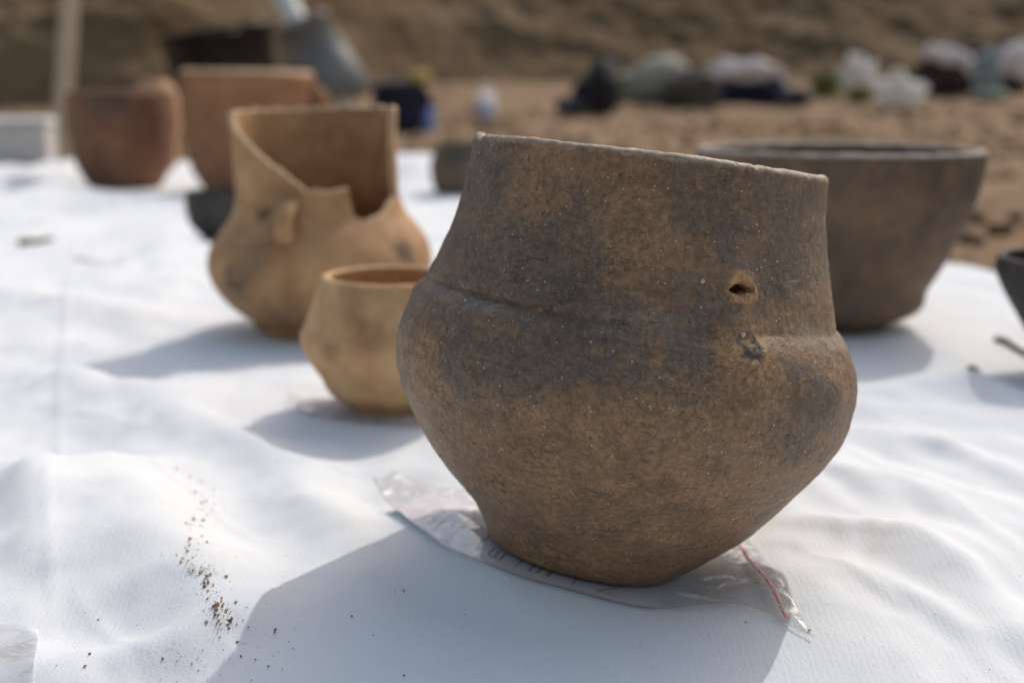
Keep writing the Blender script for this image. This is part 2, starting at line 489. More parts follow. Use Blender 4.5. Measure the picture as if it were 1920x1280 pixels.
FLAT = [(0.013, 1.21, 0.0)]     # filled below: places where vessels stand
def cloth_h(X, Y):
    X = np.asarray(X, float); Y = np.asarray(Y, float)
    wx = X + 0.02 * noise3(X * 7, Y * 7, 3.3); wy = Y + 0.02 * noise3(X * 7, Y * 7, 9.1)
    H = 0.0095 * noise3(wx * 6.5, wy * 4.5, 0.5) + 0.0066 * noise3(wx * 15, wy * 11, 2.5)
    H += 0.0022 * noise3(wx * 30, wy * 26, 4.5) + 0.0009 * noise3(wx * 62, wy * 50, 14.5) + 0.00035 * noise3(X * 95, Y * 80, 6.5)
    # named folds, given where the photograph shows them
    H += ridge(X, Y, [(230, 910), (320, 1030), (395, 1150), (430, 1215)], 0.0095, 0.034, 0.050)
    H += ridge(X, Y, [(480, 1150), (330, 1215), (180, 1235), (60, 1290)], 0.0050, 0.016, 0.020)
    H += ridge(X, Y, [(110, 830), (104, 900), (92, 1000), (98, 1090), (100, 1180)], 0.0011, 0.0016)
    H += ridge(X, Y, [(150, 400), (125, 600), (118, 720), (108, 860)], 0.0012, 0.0030)
    H += ridge(X, Y, [(20, 880), (60, 980), (70, 1080)], 0.0060, 0.020)
    H += ridge(X, Y, [(560, 880), (600, 960), (640, 1010)], 0.0060, 0.022)
    H += ridge(X, Y, [(330, 780), (420, 830), (560, 870)], 0.0045, 0.020)
    H += ridge(X, Y, [(1480, 980), (1640, 1010), (1800, 1075), (1920, 1140)], 0.0028, 0.011)
    H += ridge(X, Y, [(1560, 900), (1700, 930), (1830, 985), (1920, 1040)], 0.0036, 0.014)
    H += ridge(X, Y, [(1640, 820), (1780, 850), (1920, 905)], 0.0040, 0.014)
    H += ridge(X, Y, [(1620, 1090), (1750, 1140), (1870, 1215)], 0.0018, 0.010)
    H += ridge(X, Y, [(1690, 740), (1800, 730), (1900, 760)], 0.0050, 0.022)
    H += ridge(X, Y, [(560, 690), (700, 720), (760, 700)], 0.0040, 0.03)
    H += ridge(X, Y, [(0, 700), (200, 760), (380, 760)], 0.0060, 0.03)
    H += ridge(X, Y, [(0, 560), (160, 590), (330, 600)], 0.0060, 0.04)
    H += ridge(X, Y, [(-60, 372), (60, 345), (150, 318)], 0.018, 0.10, 0.16)
    H += ridge(X, Y, [(-60, 400), (100, 372), (185, 358)], 0.013, 0.05)
    H += ridge(X, Y, [(200, 392), (380, 385), (470, 395)], 0.012, 0.06)
    H += ridge(X, Y, [(250, 492), (330, 470), (410, 452)], 0.0100, 0.026, 0.05)
    H += ridge(X, Y, [(285, 548), (350, 536), (420, 524)], 0.0062, 0.018, 0.04)
    H += ridge(X, Y, [(-20, 432), (70, 425), (150, 430)], 0.0080, 0.035, 0.06)
    H += ridge(X, Y, [(60, 640), (200, 655), (360, 640)], 0.0045, 0.022, 0.04)
    H += ridge(X, Y, [(-20, 770), (90, 742), (230, 735)], 0.0045, 0.018, 0.03)
    H += ridge(X, Y, [(720, 330), (800, 335)], 0.02, 0.12)
    H += ridge(X, Y, [(330, 1150), (250, 1180), (150, 1200)], -0.0080, 0.036)
    H += ridge(X, Y, [(20, 930), (170, 935), (330, 950)], 0.0055, 0.045)
    H += ridge(X, Y, [(380, 985), (460, 985), (560, 950)], -0.0040, 0.030)
    H += ridge(X, Y, [(40, 830), (220, 845), (340, 830)], -0.0045, 0.035)
    H += ridge(X, Y, [(1640, 960), (1780, 985), (1900, 1010)], -0.0030, 0.026)
    H += ridge(X, Y, [(1500, 800), (1640, 790), (1800, 800)], -0.0030, 0.03)
    for crease in ([(1500, 1030), (1600, 1085), (1700, 1150)], [(1630, 880), (1750, 935), (1850, 1000)], [(250, 865), (400, 960), (520, 1010)],
                   [(1700, 780), (1790, 800), (1900, 790)], [(20, 800), (150, 790), (300, 815)], [(140, 1120), (210, 1180), (300, 1260)], [(560, 845), (660, 880), (720, 870)]):
        H += ridge(X, Y, crease, 0.0012, 0.0034, 0.0020)
    # tension creases running out from under the pot on the right
    mr = sstep(0.13, 0.20, X) * sstep(0.44, 0.52, Y) * (1 - sstep(0.75, 0.95, Y))
    H += mr * 0.0030 * noise3((0.89 * X + 0.45 * Y) * 42, (0.45 * X - 0.89 * Y) * 9, 21.0)
    ml = (1 - sstep(-0.16, -0.05, X)) * (1 - sstep(0.8, 1.1, Y))
    H += ml * 0.0022 * noise3((0.80 * X - 0.6 * Y) * 36, (0.6 * X + 0.8 * Y) * 14, 33.0)
    # the sheet lies smooth in front of the large pot
    f = 1 - sstep(0.6, 1.25, np.hypot((X - 0.015) / 0.135, (Y - 0.50) / 0.115))
    H = H * (1 - 0.8 * f) - 0.0035 * f - 0.012 * sstep(0.53, 0.43, Y) * sstep(-0.25, -0.12, X)
    # level ground where vessels stand
    for cx, cy, r in FLAT:
        d = np.hypot(X - cx, Y - cy)
        H = H * sstep(r * 0.9, r * 2.2, d)
    d = np.hypot(X - POT_BASE[0] - 0.004, Y - POT_BASE[1])
    plane = POT_BASE[2] - 0.0046 - ((POT_N[0] + BASE_SKEW) * (X - POT_BASE[0]) + POT_N[1] * (Y - POT_BASE[1])) / POT_N[2]
    w = 1 - sstep(0.050, 0.100 + 0.04 * sstep(-0.02, 0.06, Y - POT_BASE[1]), d)
    H = H * (1 - w) + np.clip(plane, -0.010, 0.0095) * w
    return H
def ch(x, y): return float(cloth_h(np.array([x]), np.array([y]))[0])

def place(px, py, back):
    p = at(px, py)
    s = (p[1] + back) / p[1]
    return p[0] * s, p[1] + back
JUG = place(609, 641, 0.050)
CUP = place(735, 788, 0.030)
BOWL = place(1555, 634, 0.058)
RPOT = (0.455, 0.995)
SPOT = place(872, 368, 0.055)
DBOWL = place(424, 458, 0.035)
URN_A = place(236, 357, 0.075)
URN_B = place(470, 368, 0.085)
FLAT = [(JUG[0], JUG[1], 0.07), (CUP[0], CUP[1], 0.045), (BOWL[0], BOWL[1], 0.08), (RPOT[0], RPOT[1], 0.05),
        (SPOT[0], SPOT[1], 0.08), (DBOWL[0], DBOWL[1], 0.05), (URN_A[0], URN_A[1], 0.10), (URN_B[0], URN_B[1], 0.11)]

def build_sheet():
    nu, nv = 520, 620
    v = np.linspace(0, 1, nv)[:, None]; u = np.linspace(0, 1, nu)[None, :]
    y = 0.16 + 3.45 * v ** 2.1
    xl = -0.62 - 0.42 * (y - 0.16) + 0.02 * noise3(y * 2.1, 4.0, 1.0)
    xr = 0.70 - 0.335 * np.clip(y - 1.25, 0, 9) + 0.020 * noise3(y * 3.3, 8.0, 1.0) - 0.04 * sstep(1.1, 1.5, y)
    X = xl + (xr - xl) * u
    Y = y + 0 * u + (u - 0.40) * 0.70 * v ** 3
    H = cloth_h(X, Y)
    edge = np.minimum(np.minimum(u, 1 - u) * 18, (1 - v) * 30)
    H = H + 0.010 * (1 - sstep(0, 1, edge)) * noise3(X * 9, Y * 6, 12.0) + 0.002
    P = np.stack([X, Y, H], -1).reshape(-1, 3)
    o = put('white_sheet', make_mesh('white_sheet', P, grid_faces(nv, nu)[:, ::-1][:, ::-1], MAT_FELT))
    s = o.modifiers.new('thickness', 'SOLIDIFY'); s.thickness = 0.0018; s.offset = -1
    tag(o, 'large wrinkled white felt sheet spread over the soil under the pots', 'sheet')
build_sheet()

# ------------------------------------------------------------------ ground and bank
def ground_z(X, Y):
    Z = -0.024 + 0.016 * fbm(X * 2.2, Y * 2.2, 1.7, 5) * sstep(0.0, 1.0, np.hypot(X, Y - 1.5) / 4 + 0.35)
    right = X - (0.70 - 0.335 * np.clip(Y - 1.25, 0, 9))
    Z = Z + (0.012 * fbm(X * 9, Y * 9, 4.2, 4) + 0.022 * noise3(X * 3.1, Y * 2.2, 8.8)) * sstep(0.02, 0.25, np.maximum(right, (Y - 4.2)))
    Z = Z + 0.055 * np.clip(Y - 7.0, 0, 60) * (Y < 14) + 0.055 * 7 * (Y >= 14)
    return np.minimum(Z, np.where((right < 0.03) & (Y < 3.9) & (X > -2.6), -0.016, 9))
def build_ground():
    y = np.concatenate([np.linspace(-60, -1, 30), np.linspace(-0.9, 3, 150), np.linspace(3.03, 12, 200), np.linspace(12.3, 250, 50)])[:, None]
    x = np.concatenate([np.linspace(-200, -6, 30), np.linspace(-5.95, 5.95, 330), np.linspace(6, 200, 30)])[None, :]
    X = x + 0 * y; Y = y + 0 * x
    P = np.stack([X, Y, ground_z(X, Y)], -1).reshape(-1, 3)
    o = put('ground', make_mesh('ground', P, grid_faces(len(y), x.shape[1]), MAT_SOIL)); o['kind'] = 'structure'
    # bank behind: trench side rising away from the camera, steeper on the left
    xs = np.concatenate([np.linspace(-60, -6, 40), np.linspace(-5.9, 7, 320), np.linspace(7.2, 60, 40)])[None, :]
    t = np.linspace(0, 1, 190)[:, None]
    foot = 11.2 + 0.10 * xs + 0.35 * noise3(xs * 0.5, 2.0, 0.0) - 2.6 * (1 - sstep(-2.6, -0.4, xs))
    run = 8.0 * t ** 1.15
    steep = 1 - sstep(-2.6, -1.2, xs)
    Zb = 0.72 * run * (1 - steep) + steep * (1.25 * np.minimum(run, 0.55) + 0.62 * np.maximum(run - 0.55, 0))
    Y2 = foot + run + 0 * xs
    X2 = xs + 0 * t
    lump = 0.10 * fbm((X2 + Zb * 1.1) * 1.1, Y2 * 0.8, Zb * 2.0, 5) + 0.035 * fbm(X2 * 5, Y2 * 4, Zb * 5, 3)
    Zb = Zb + lump * sstep(0, 0.5, run) - 0.10 + 0.055 * np.clip(foot - 7.0, 0, 60)
    Yb = Y2 - 0.6 * lump * sstep(0, 0.5, run)
    P = np.stack([X2 + 0 * Zb, Yb, Zb], -1).reshape(-1, 3)
    o = put('earth_bank', make_mesh('earth_bank', P, grid_faces(190, xs.shape[1]), MAT_BANK)); o['kind'] = 'structure'
    return None
build_ground()

def ico(sub=1):
    import bmesh
    bm = bmesh.new(); bmesh.ops.create_icosphere(bm, subdivisions=sub, radius=1)
    V = np.array([v.co[:] for v in bm.verts]); F = np.array([[v.index for v in f.verts] for f in bm.faces]); bm.free()
    return V, F
ICO1, ICO2 = ico(1), ico(2)
def scatter_mesh(name, pts, sizes, mat, base=ICO1, flat=0.7, mats=None, slots=None):
    V, F = base
    n = len(pts); VV = np.empty((n, len(V), 3)); 
    for i in range(n):
        q = V * (1 + 0.28 * RS.normal(size=(len(V), 1)).clip(-1.5, 1.5))
        a = RS.rand() * 6.28; c, s = math.cos(a), math.sin(a)
        q = q * (1, 0.6 + 0.4 * RS.rand(), flat * (0.7 + 0.5 * RS.rand()))
        q = q @ np.array([[c, s, 0], [-s, c, 0], [0, 0, 1]])
        VV[i] = pts[i] + q * sizes[i]
    FF = (F[None] + (np.arange(n) * len(V))[:, None, None]).reshape(-1, 3)
    me = make_mesh(name, VV.reshape(-1, 3), FF, mat, smooth=False)
    if mats:
        for x in mats: me.materials.append(x)
        me.polygons.foreach_set('material_index', np.repeat(np.asarray(slots, np.int32), len(F)))
    return me
def build_clods():
    pts, sz = [], []
    while len(pts) < 4200:
        y = 1.0 + 7.3 * RS.rand() ** 1.2; x = -3 + 6.5 * RS.rand()
        if x < 0.78 - 0.335 * max(0, y - 1.25) and y < 4.1 and x > -2.8: continue
        s = 0.004 + 0.030 * RS.rand() ** 4
        pts.append((x, y, float(ground_z(np.array([x]), np.array([y]))[0]) + s * .3)); sz.append(s)
    o = put('soil_clods', scatter_mesh('soil_clods', np.array(pts), sz, MAT_SOIL)); o['kind'] = 'stuff'
    tag(o, 'loose crumbly soil clods lying over the brown ground beyond the sheet', 'soil')
build_clods()

# ------------------------------------------------------------------ main pot
RINGS = np.array([[0.0, 0.00225, 0.04775], [0.00852, 0.0052, 0.0553], [0.01704, 0.0075, 0.0627], [0.02557, 0.00869, 0.07193], [0.03409, 0.00899, 0.08003], [0.04261, 0.00961, 0.08707], [0.05113, 0.01019, 0.09368], [0.05965, 0.0103, 0.09978], [0.06817, 0.01083, 0.1051], [0.0767, 0.01063, 0.10927], [0.08522, 0.00988, 0.11144], [0.09374, 0.00964, 0.11241], [0.10226, 0.00961, 0.11205], [0.11078, 0.00932, 0.11005], [0.1193, 0.00851, 0.10552], [0.12783, 0.00832, 0.09971], [0.13635, 0.00892, 0.09637], [0.14487, 0.00891, 0.09364], [0.15339, 0.00901, 0.09113], [0.16191, 0.00895, 0.08887], [0.17043, 0.0089, 0.087], [0.17896, 0.00851, 0.08567], [0.18748, 0.00862, 0.08497], [0.196, 0.00831, 0.08524]])
for _c in (1, 2):
    for _k in range(2):
        RINGS[4:15, _c] = 0.25 * RINGS[3:14, _c] + 0.5 * RINGS[4:15, _c] + 0.25 * RINGS[5:16, _c]
def spline(xq, x, y):
    """Catmull-Rom through the rings"""
    i = np.clip(np.searchsorted(x, xq, 'right') - 1, 0, len(x) - 2)
    t = (xq - x[i]) / (x[i + 1] - x[i])
    m = np.gradient(y, x)
    h = x[i + 1] - x[i]
    return (2 * t**3 - 3 * t**2 + 1) * y[i] + (t**3 - 2 * t**2 + t) * h * m[i] + (-2 * t**3 + 3 * t**2) * y[i + 1] + (t**3 - t**2) * h * m[i + 1]
def build_pot():
    m = 760
    ph = np.linspace(0, 2 * math.pi, m, endpoint=False)[None, :]
    so = np.linspace(0, 0.1945, 300)
    def ring(s, dr=0.0):
        c = spline(s, RINGS[:, 0], RINGS[:, 1])[:, None]; r = spline(s, RINGS[:, 0], RINGS[:, 2])[:, None] + dr
        return np.stack([c + r * np.cos(ph), r * np.sin(ph), s[:, None] + 0 * ph], -1)
    O = ring(so)
    nx, ny = np.cos(ph) + 0 * O[..., 0], np.sin(ph) + 0 * O[..., 0]
    # hand-built unevenness, the crease of the shoulder, wiping marks
    d = 0.0011 * noise3(O[..., 0] * 24, O[..., 1] * 24, O[..., 2] * 30) + 0.00045 * noise3(O[..., 0] * 75, O[..., 1] * 75, O[..., 2] * 110)
    d += 0.00020 * noise3(O[..., 0] * 260, O[..., 1] * 260, O[..., 2] * 260)
    zc = O[..., 2] - 0.1268 - 0.0018 * noise3(O[..., 0] * 14, O[..., 1] * 14, 3.0)
    depth = 0.75 + 0.7 * noise3(O[..., 0] * 22, O[..., 1] * 22, 7.0)
    depth = depth * (1 - 0.92 * np.exp(-((np.arctan2(np.sin(ph - 5.55), np.cos(ph - 5.55))) / 0.42) ** 2))
    d += depth * (-0.0020 * np.exp(-(zc / 0.0020) ** 2) - 0.0008 * np.exp(-(zc / 0.0008) ** 2) + 0.0021 * np.exp(-((zc + 0.0062) / 0.0042) ** 2))
    # stronger fold of the crease at the right
    wR = np.exp(-((np.arctan2(np.sin(ph - 5.62), np.cos(ph - 5.62))) / 0.34) ** 2)
    d += wR * (-0.0008 * np.exp(-((zc - 0.003) / 0.009) ** 2) + 0.0003 * np.exp(-((zc + 0.006) / 0.005) ** 2))
    # broken handle roots
    def dist(c, ax=1.0, az=1.0):
        q = O - np.array(c)
        tang = np.array([math.cos(R_(22)), math.sin(R_(22)), 0])
        return np.sqrt((q @ tang * ax) ** 2 + (q[..., 2] * az) ** 2 + 0 * q[..., 0]) + (O[..., 1] > 0) * 1.0
    q1 = dist(SCAR_HI)
    d += 0.0026 * np.exp(-(q1 / 0.0115) ** 2) + 0.0013 * np.exp(-((q1 - 0.0062) / 0.0022) ** 2) * (1 + 0.8 * noise3(O[..., 0] * 260, O[..., 1] * 260, O[..., 2] * 260))
    q1h = dist((SCAR_HI[0], SCAR_HI[1], SCAR_HI[2]), 1.0, 2.1) + 0.0017 * noise3(O[..., 0] * 420, O[..., 1] * 420, O[..., 2] * 420)
    d -= 0.0085 * (1 - sstep(0.0035, 0.0050, q1h))
    q2 = dist(SCAR_LO)
    d += 0.0016 * np.exp(-(q2 / 0.013) ** 2) + 0.0011 * np.exp(-((q2 - 0.0072) / 0.0022) ** 2) + 0.0012 * np.exp(-(q2 / 0.008) ** 2) * noise3(O[..., 0] * 300, O[..., 1] * 300, O[..., 2] * 300)
    q2v = dist((SCAR_LO[0] + 0.004, SCAR_LO[1], SCAR_LO[2] - 0.016), 1.0, 0.5)
    d += 0.0012 * np.exp(-(q2v / 0.010) ** 2)
    d *= sstep(0.0, 0.004, O[..., 2])
    O[..., 2] -= BASE_SKEW * (O[..., 0] - 0.004) * (1 - sstep(0.0, 0.060, O[..., 2]))
    O[..., 0] += d * nx; O[..., 1] += d * ny
    # lip: rounded, slightly worn and chipped
    T = 0.0062
    lip = []
    th = np.linspace(0, math.pi, 12)
    wav = 0.0010 * noise3(np.cos(ph) * 2.2, np.sin(ph) * 2.2, 1.0) + 0.00028 * noise3(np.cos(ph) * 11, np.sin(ph) * 11, 5.0) + 0.00010 * noise3(np.cos(ph) * 40, np.sin(ph) * 40, 5.0)
    chip = -0.0010 * np.clip(noise3(np.cos(ph) * 23, np.sin(ph) * 23, 9.0) - 0.38, 0, 1)
    corner = 0.0016 * np.exp(-((ph - R_(186)) / R_(5)) ** 2) - 0.0018 * np.exp(-((ph - R_(196)) / R_(3)) ** 2)
    top = (wav + chip + corner)
    k = sstep(0.150, 0.1945, so)[:, None]
    O[..., 2] += top * k
    last = O[-1]
    for t in th[1:]:
        a = T / 2
        off = a * (1 - math.cos(t))
        z = 0.0028 * math.sin(t) * (1 + 0.12 * noise3(np.cos(ph) * 13, np.sin(ph) * 13, t))
        L = last.copy()
        L[:, 0] -= off * np.cos(ph[0]); L[:, 1] -= off * np.sin(ph[0]); L[:, 2] += z[0]
        lip.append(L)
    si = np.linspace(0.193, 0.006, 110)
    I = ring(si, -T)
    I[..., 2] -= BASE_SKEW * (I[..., 0] - 0.004) * (1 - sstep(0.0, 0.060, I[..., 2]))
    kk = sstep(0.150, 0.1945, si)[:, None]
    I[..., 2] += top * kk
    rings = np.concatenate([O, np.array(lip), I])
    n = len(rings)
    V = np.concatenate([rings.reshape(-1, 3), [[RINGS[0, 1], 0, 0.0]], [[RINGS[0, 1], 0, 0.006]]])
    F4 = grid_faces(n, m, True)
    caps = []
    for j in range(m):
        caps.append((n * m, (j + 1) % m, j, j))
    me = make_mesh('clay_pot', V, F4, MAT_CLAY)
    import bmesh
    bm = bmesh.new(); bm.from_mesh(me); bm.verts.ensure_lookup_table()
    for j in range(m):
        bm.faces.new((bm.verts[n * m], bm.verts[(j + 1) % m], bm.verts[j]))
        bm.faces.new((bm.verts[n * m + 1], bm.verts[(n - 1) * m + j], bm.verts[(n - 1) * m + (j + 1) % m]))
    for f in bm.faces: f.smooth = True
    bm.to_mesh(me); bm.free()
    o = put('clay_pot', me)
    mw = Matrix([[*POT_M[i], POT_BASE[i]] for i in range(3)] + [[0, 0, 0, 1]])
    o.matrix_world = mw
    tag(o, 'large dark brown smoke stained clay pot with two broken handle scars, sharp in front', 'pot')
    # coarse mineral grains standing in the wall
    pts, sz = [], []
    idx = RS.choice(300 * m, 16000, replace=False)
    Of = O.reshape(-1, 3)
    for i in idx:
        p = Of[i]
        if p[1] > 0.03 or p[2] < 0.008: continue
        s = 0.00013 + 0.00085 * RS.rand() ** 7
        nn = np.array([p[0] - 0.009, p[1], 0]); nn /= np.linalg.norm(nn)
        pts.append(p + nn * s * 0.1); sz.append(s)
        if len(pts) > 620: break
    for c in ((SCAR_HI[0] - .0025, SCAR_HI[1] - .0030, SCAR_HI[2] - .0036), (SCAR_HI[0] + .0038, SCAR_HI[1] - .0010, SCAR_HI[2] - .0022), (SCAR_HI[0] - .016, SCAR_HI[1] - .0062, SCAR_HI[2] + .002), (SCAR_LO[0] - .002, SCAR_LO[1] - .0032, SCAR_LO[2] + .0058)):
        pts.append(np.array(c)); sz.append(0.00125)
    g1 = simple('pale_quartz_grit', (0.52, 0.46, 0.39), 0.5, 0.3, 900)
    g2 = simple('tan_grit', (0.30, 0.21, 0.14), 0.7, 0.3, 900)
    slots = [int(RS.rand() < 0.45) for _ in pts]; slots[-4:] = [0] * 4
    me2 = scatter_mesh('grit', np.array(pts), sz, g1, ICO1, 0.9, [g2], slots)
    g = put('grit', me2, o); g['kind'] = 'stuff'
    return o
POT = build_pot()

# ------------------------------------------------------------------ the other vessels
def vessel(name, prof, T, mat, loc, label, cat, rot=(0, 0, 0), top=None, zs=None, m=200, wob=0.0010, lip=0.9, phis=None, inner_mat=None, group=None, edge_mat=None):
    """hand-built pot: prof = (z, r) rows; T wall; top(phi) = height of the broken rim (above zs)"""
    prof = np.array(prof, float)
    zt = prof[-1, 0]
    ph = np.linspace(0, 2 * math.pi, m, endpoint=False) if phis is None else np.array(phis)
    m = len(ph)
    zz = np.linspace(0, zt, 120)
    r = spline(zz, prof[:, 0], prof[:, 1])
    H = np.full(m, zt) if top is None else top(ph)
    zs = zt if zs is None else zs
    def zmap(z):
        k = np.clip((z[:, None] - zs) / max(zt - zs, 1e-6), 0, 1)
        return np.where(z[:, None] <= zs, z[:, None], zs + k * (H[None] - zs)) if top is not None else z[:, None] + 0 * H[None]
    def shell(z, dr):
        Z = zmap(z)
        rr = spline(np.clip(Z.ravel(), 0, zt), prof[:, 0], prof[:, 1]).reshape(Z.shape) + dr
        x, y = rr * np.cos(ph), rr * np.sin(ph)
        s = 1 + wob * 12 * noise3(x * 11 + 3, y * 11, Z * 9 + loc[0] * 9) * sstep(0, 0.02, Z)
        return np.stack([x * s, y * s, Z], -1)
    O = shell(zz, 0)
    LIP = []
    for t in np.linspace(0, math.pi, 7)[1:-1]:
        L = O[-1].copy(); off = T / 2 * (1 - math.cos(t))
        rr = np.hypot(L[:, 0], L[:, 1])
        L[:, :2] *= ((rr - off) / rr)[:, None]; L[:, 2] += T * 0.35 * lip * math.sin(t) * (1 + .3 * noise3(np.cos(ph) * 9, np.sin(ph) * 9, t))
        LIP.append(L)
    zi = np.linspace(zt, T, 60)
    I = shell(zi, -T)
    rings = np.concatenate([O, np.array(LIP), I]); n = len(rings)
    V = np.concatenate([rings.reshape(-1, 3), [[0, 0, 0]], [[0, 0, T]]])
    F = [tuple(map(int, f)) for f in grid_faces(n, m, True)]
    for j in range(m):
        F.append((n * m, (j + 1) % m, j)); F.append((n * m + 1, (n - 1) * m + j, (n - 1) * m + (j + 1) % m))
    me = make_mesh(name, V, F, mat)
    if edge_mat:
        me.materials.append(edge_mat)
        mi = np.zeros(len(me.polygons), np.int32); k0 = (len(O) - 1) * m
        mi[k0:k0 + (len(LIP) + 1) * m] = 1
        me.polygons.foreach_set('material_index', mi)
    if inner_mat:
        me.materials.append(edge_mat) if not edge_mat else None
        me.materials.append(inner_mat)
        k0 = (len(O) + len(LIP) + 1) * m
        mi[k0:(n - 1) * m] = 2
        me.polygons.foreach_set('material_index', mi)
    o = put(name, me, None, loc, rot)
    tag(o, label, cat, group)
    return o
EDGE_OCHRE = clay('broken_and_lit_ochre_edge', (0.50, 0.345, 0.20), (0.40, 0.26, 0.15), (0.56, 0.42, 0.27), (), 60, 0.5)  # fracture clay on the jug; paints the lit rim on the red urn
EDGE_PALE = clay('chipped_lit_rim', (0.36, 0.31, 0.255), (0.15, 0.12, 0.10), (0.48, 0.43, 0.37), (), 40, 0.5)  # pale chips, plus the lit rim highlight put into the colour
def gz(xy): return (xy[0], xy[1], ch(*xy) + 0.0022)

# broken jug
def build_jug():
    k = JUG[1] / math.cos(PITCH) / 2400 * 1.005
    Z = lambda py: zat(py, JUG[1])
    zt = Z(214)
    rows = [(0.0, 109), (0.012, 112), (Z(600), 122), (Z(589), 140), (Z(562), 171), (Z(530), 194), (Z(492), 204), (Z(462), 198), (Z(430), 178), (Z(405), 159), (Z(382), 150), (Z(330), 147), (Z(270), 147), (zt, 150)]
    prof = [(z, r * k) for z, r in rows]
    r_n = 149
    zs = Z(420)
    # break line of the front wall, as offsets across the neck
    br = [(-0.985, Z(222)), (-0.90, Z(242)), (-0.72, Z(268)), (-0.45, Z(300)), (-0.2, Z(325)), (0.02, Z(350)), (0.25, Z(353)), (0.49, Z(349)), (0.50, Z(349)), (0.53, Z(398)), (0.60, Z(409)), (0.80, Z(402)), (0.95, Z(380)), (0.985, Z(375))]
    bp = [math.pi + math.acos(-u) if u < 1 else 0 for u, _ in br]
    bz = [z for _, z in br]
    def top(ph):
        h = np.interp(ph, bp, bz, left=zt, right=zt)
        h = np.where(ph > bp[-1] + 0.05, zt, h)
        h = np.where((ph > bp[-1]) & (ph <= bp[-1] + 0.05), bz[-1] + (zt - bz[-1]) * (ph - bp[-1]) / 0.05, h)
        n = 0.0026 * noise3(np.cos(ph) * 14, np.sin(ph) * 14, 2.0) + 0.0014 * noise3(np.cos(ph) * 45, np.sin(ph) * 45, 4.0)
        return np.minimum(h + n, zt + 0.002)
    base = np.linspace(0, 2 * math.pi, 240, endpoint=False)
    phs = np.unique(np.concatenate([base, np.linspace(bp[7], bp[10], 26), np.linspace(bp[-1], bp[-1] + 0.05, 8)]))
    stains_and_shade = [((-0.01, -0.09, Z(560)), 0.01, 0.05, 0.3), ((0.03, -0.085, Z(590)), 0.005, 0.03, 0.35), ((-0.02, -0.07, Z(360)), 0.004, 0.03, 0.25), ((-0.062, -0.080, Z(512)), 0.004, 0.024, 0.75), ((-0.045, -0.088, Z(470)), 0.004, 0.03, 0.4), ((0.082, -0.055, Z(468)), 0.002, 0.018, 0.8), ((-0.037, -0.068, Z(388)), 0.002, 0.012, 0.7)]  # last dark spot paints the shade of the lug's through-hole
    mat = clay('ochre_clay', (0.48, 0.285, 0.138), (0.31, 0.160, 0.080), (0.56, 0.37, 0.195), stains_and_shade, 13, 0.7)
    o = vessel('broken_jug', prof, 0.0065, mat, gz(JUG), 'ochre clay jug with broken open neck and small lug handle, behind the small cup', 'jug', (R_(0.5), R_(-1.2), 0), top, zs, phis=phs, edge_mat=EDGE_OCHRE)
    # lug handle: a strap bowed off the neck, open through sideways
    P = []
    u = -0.17; a = math.pi + math.acos(-u)
    rad = np.array([math.cos(a), math.sin(a), 0]); 
    for t in np.linspace(0, 1, 15):
        z = Z(363) + (Z(434) - Z(363)) * t
        r0 = float(spline(np.array([z]), np.array(prof)[:, 0], np.array(prof)[:, 1])[0])
        P.append(rad * (r0 - 0.003 + 0.0185 * math.sin(math.pi * t) ** 0.75) + np.array([0, 0, z]))
    P = np.array(P); tang = np.array([-rad[1], rad[0], 0])
    V = []; 
    seg = 14
    for i, p in enumerate(P):
        d = P[min(i + 1, 14)] - P[max(i - 1, 0)]; d /= np.linalg.norm(d)
        nrm = np.cross(d, tang); nrm /= np.linalg.norm(nrm)
        for q in range(seg):
            c, s = math.cos(2 * math.pi * q / seg), math.sin(2 * math.pi * q / seg)
            V.append(p + tang * 0.0078 * c * (1 + .25 * abs(2 * i / 14 - 1)) + nrm * 0.0042 * s)
    h = put('handle', make_mesh('handle', np.array(V), [tuple(map(int, f)) for f in grid_faces(15, seg, True)], mat), o)
    return o
build_jug()

def build_cup():
    k = CUP[1] / 2400 * 1.0
    Z = lambda py: zat(py, CUP[1])
    rows = [(0.0, 78), (0.006, 90), (Z(745), 106), (Z(705), 137), (Z(668), 162), (Z(645), 172), (Z(632), 173), (Z(607), 162), (Z(567), 146), (Z(540), 136), (Z(526), 130)]
    mat = clay('tan_clay', (0.58, 0.375, 0.195), (0.47, 0.255, 0.120), (0.64, 0.455, 0.26), [((-0.03, -0.052, Z(640)), .001, .012, .5), ((-0.02, -0.045, Z(560)), .004, .02, .5), ((-0.005, -0.06, Z(600)), .002, .016, .4), ((-0.035, -0.03, Z(745)), .002, .02, .4), ((0.0, -0.05, Z(770)), .002, .02, .5)], 20, 0.5, (0.20, 0.10, 0.045))
    vessel('small_cup', [(z, r * k) for z, r in rows], 0.0062, mat, gz(CUP), 'small tan clay cup with angled belly, between the big dark pot and the broken jug', 'cup', (0, R_(0.4), 0))
build_cup()

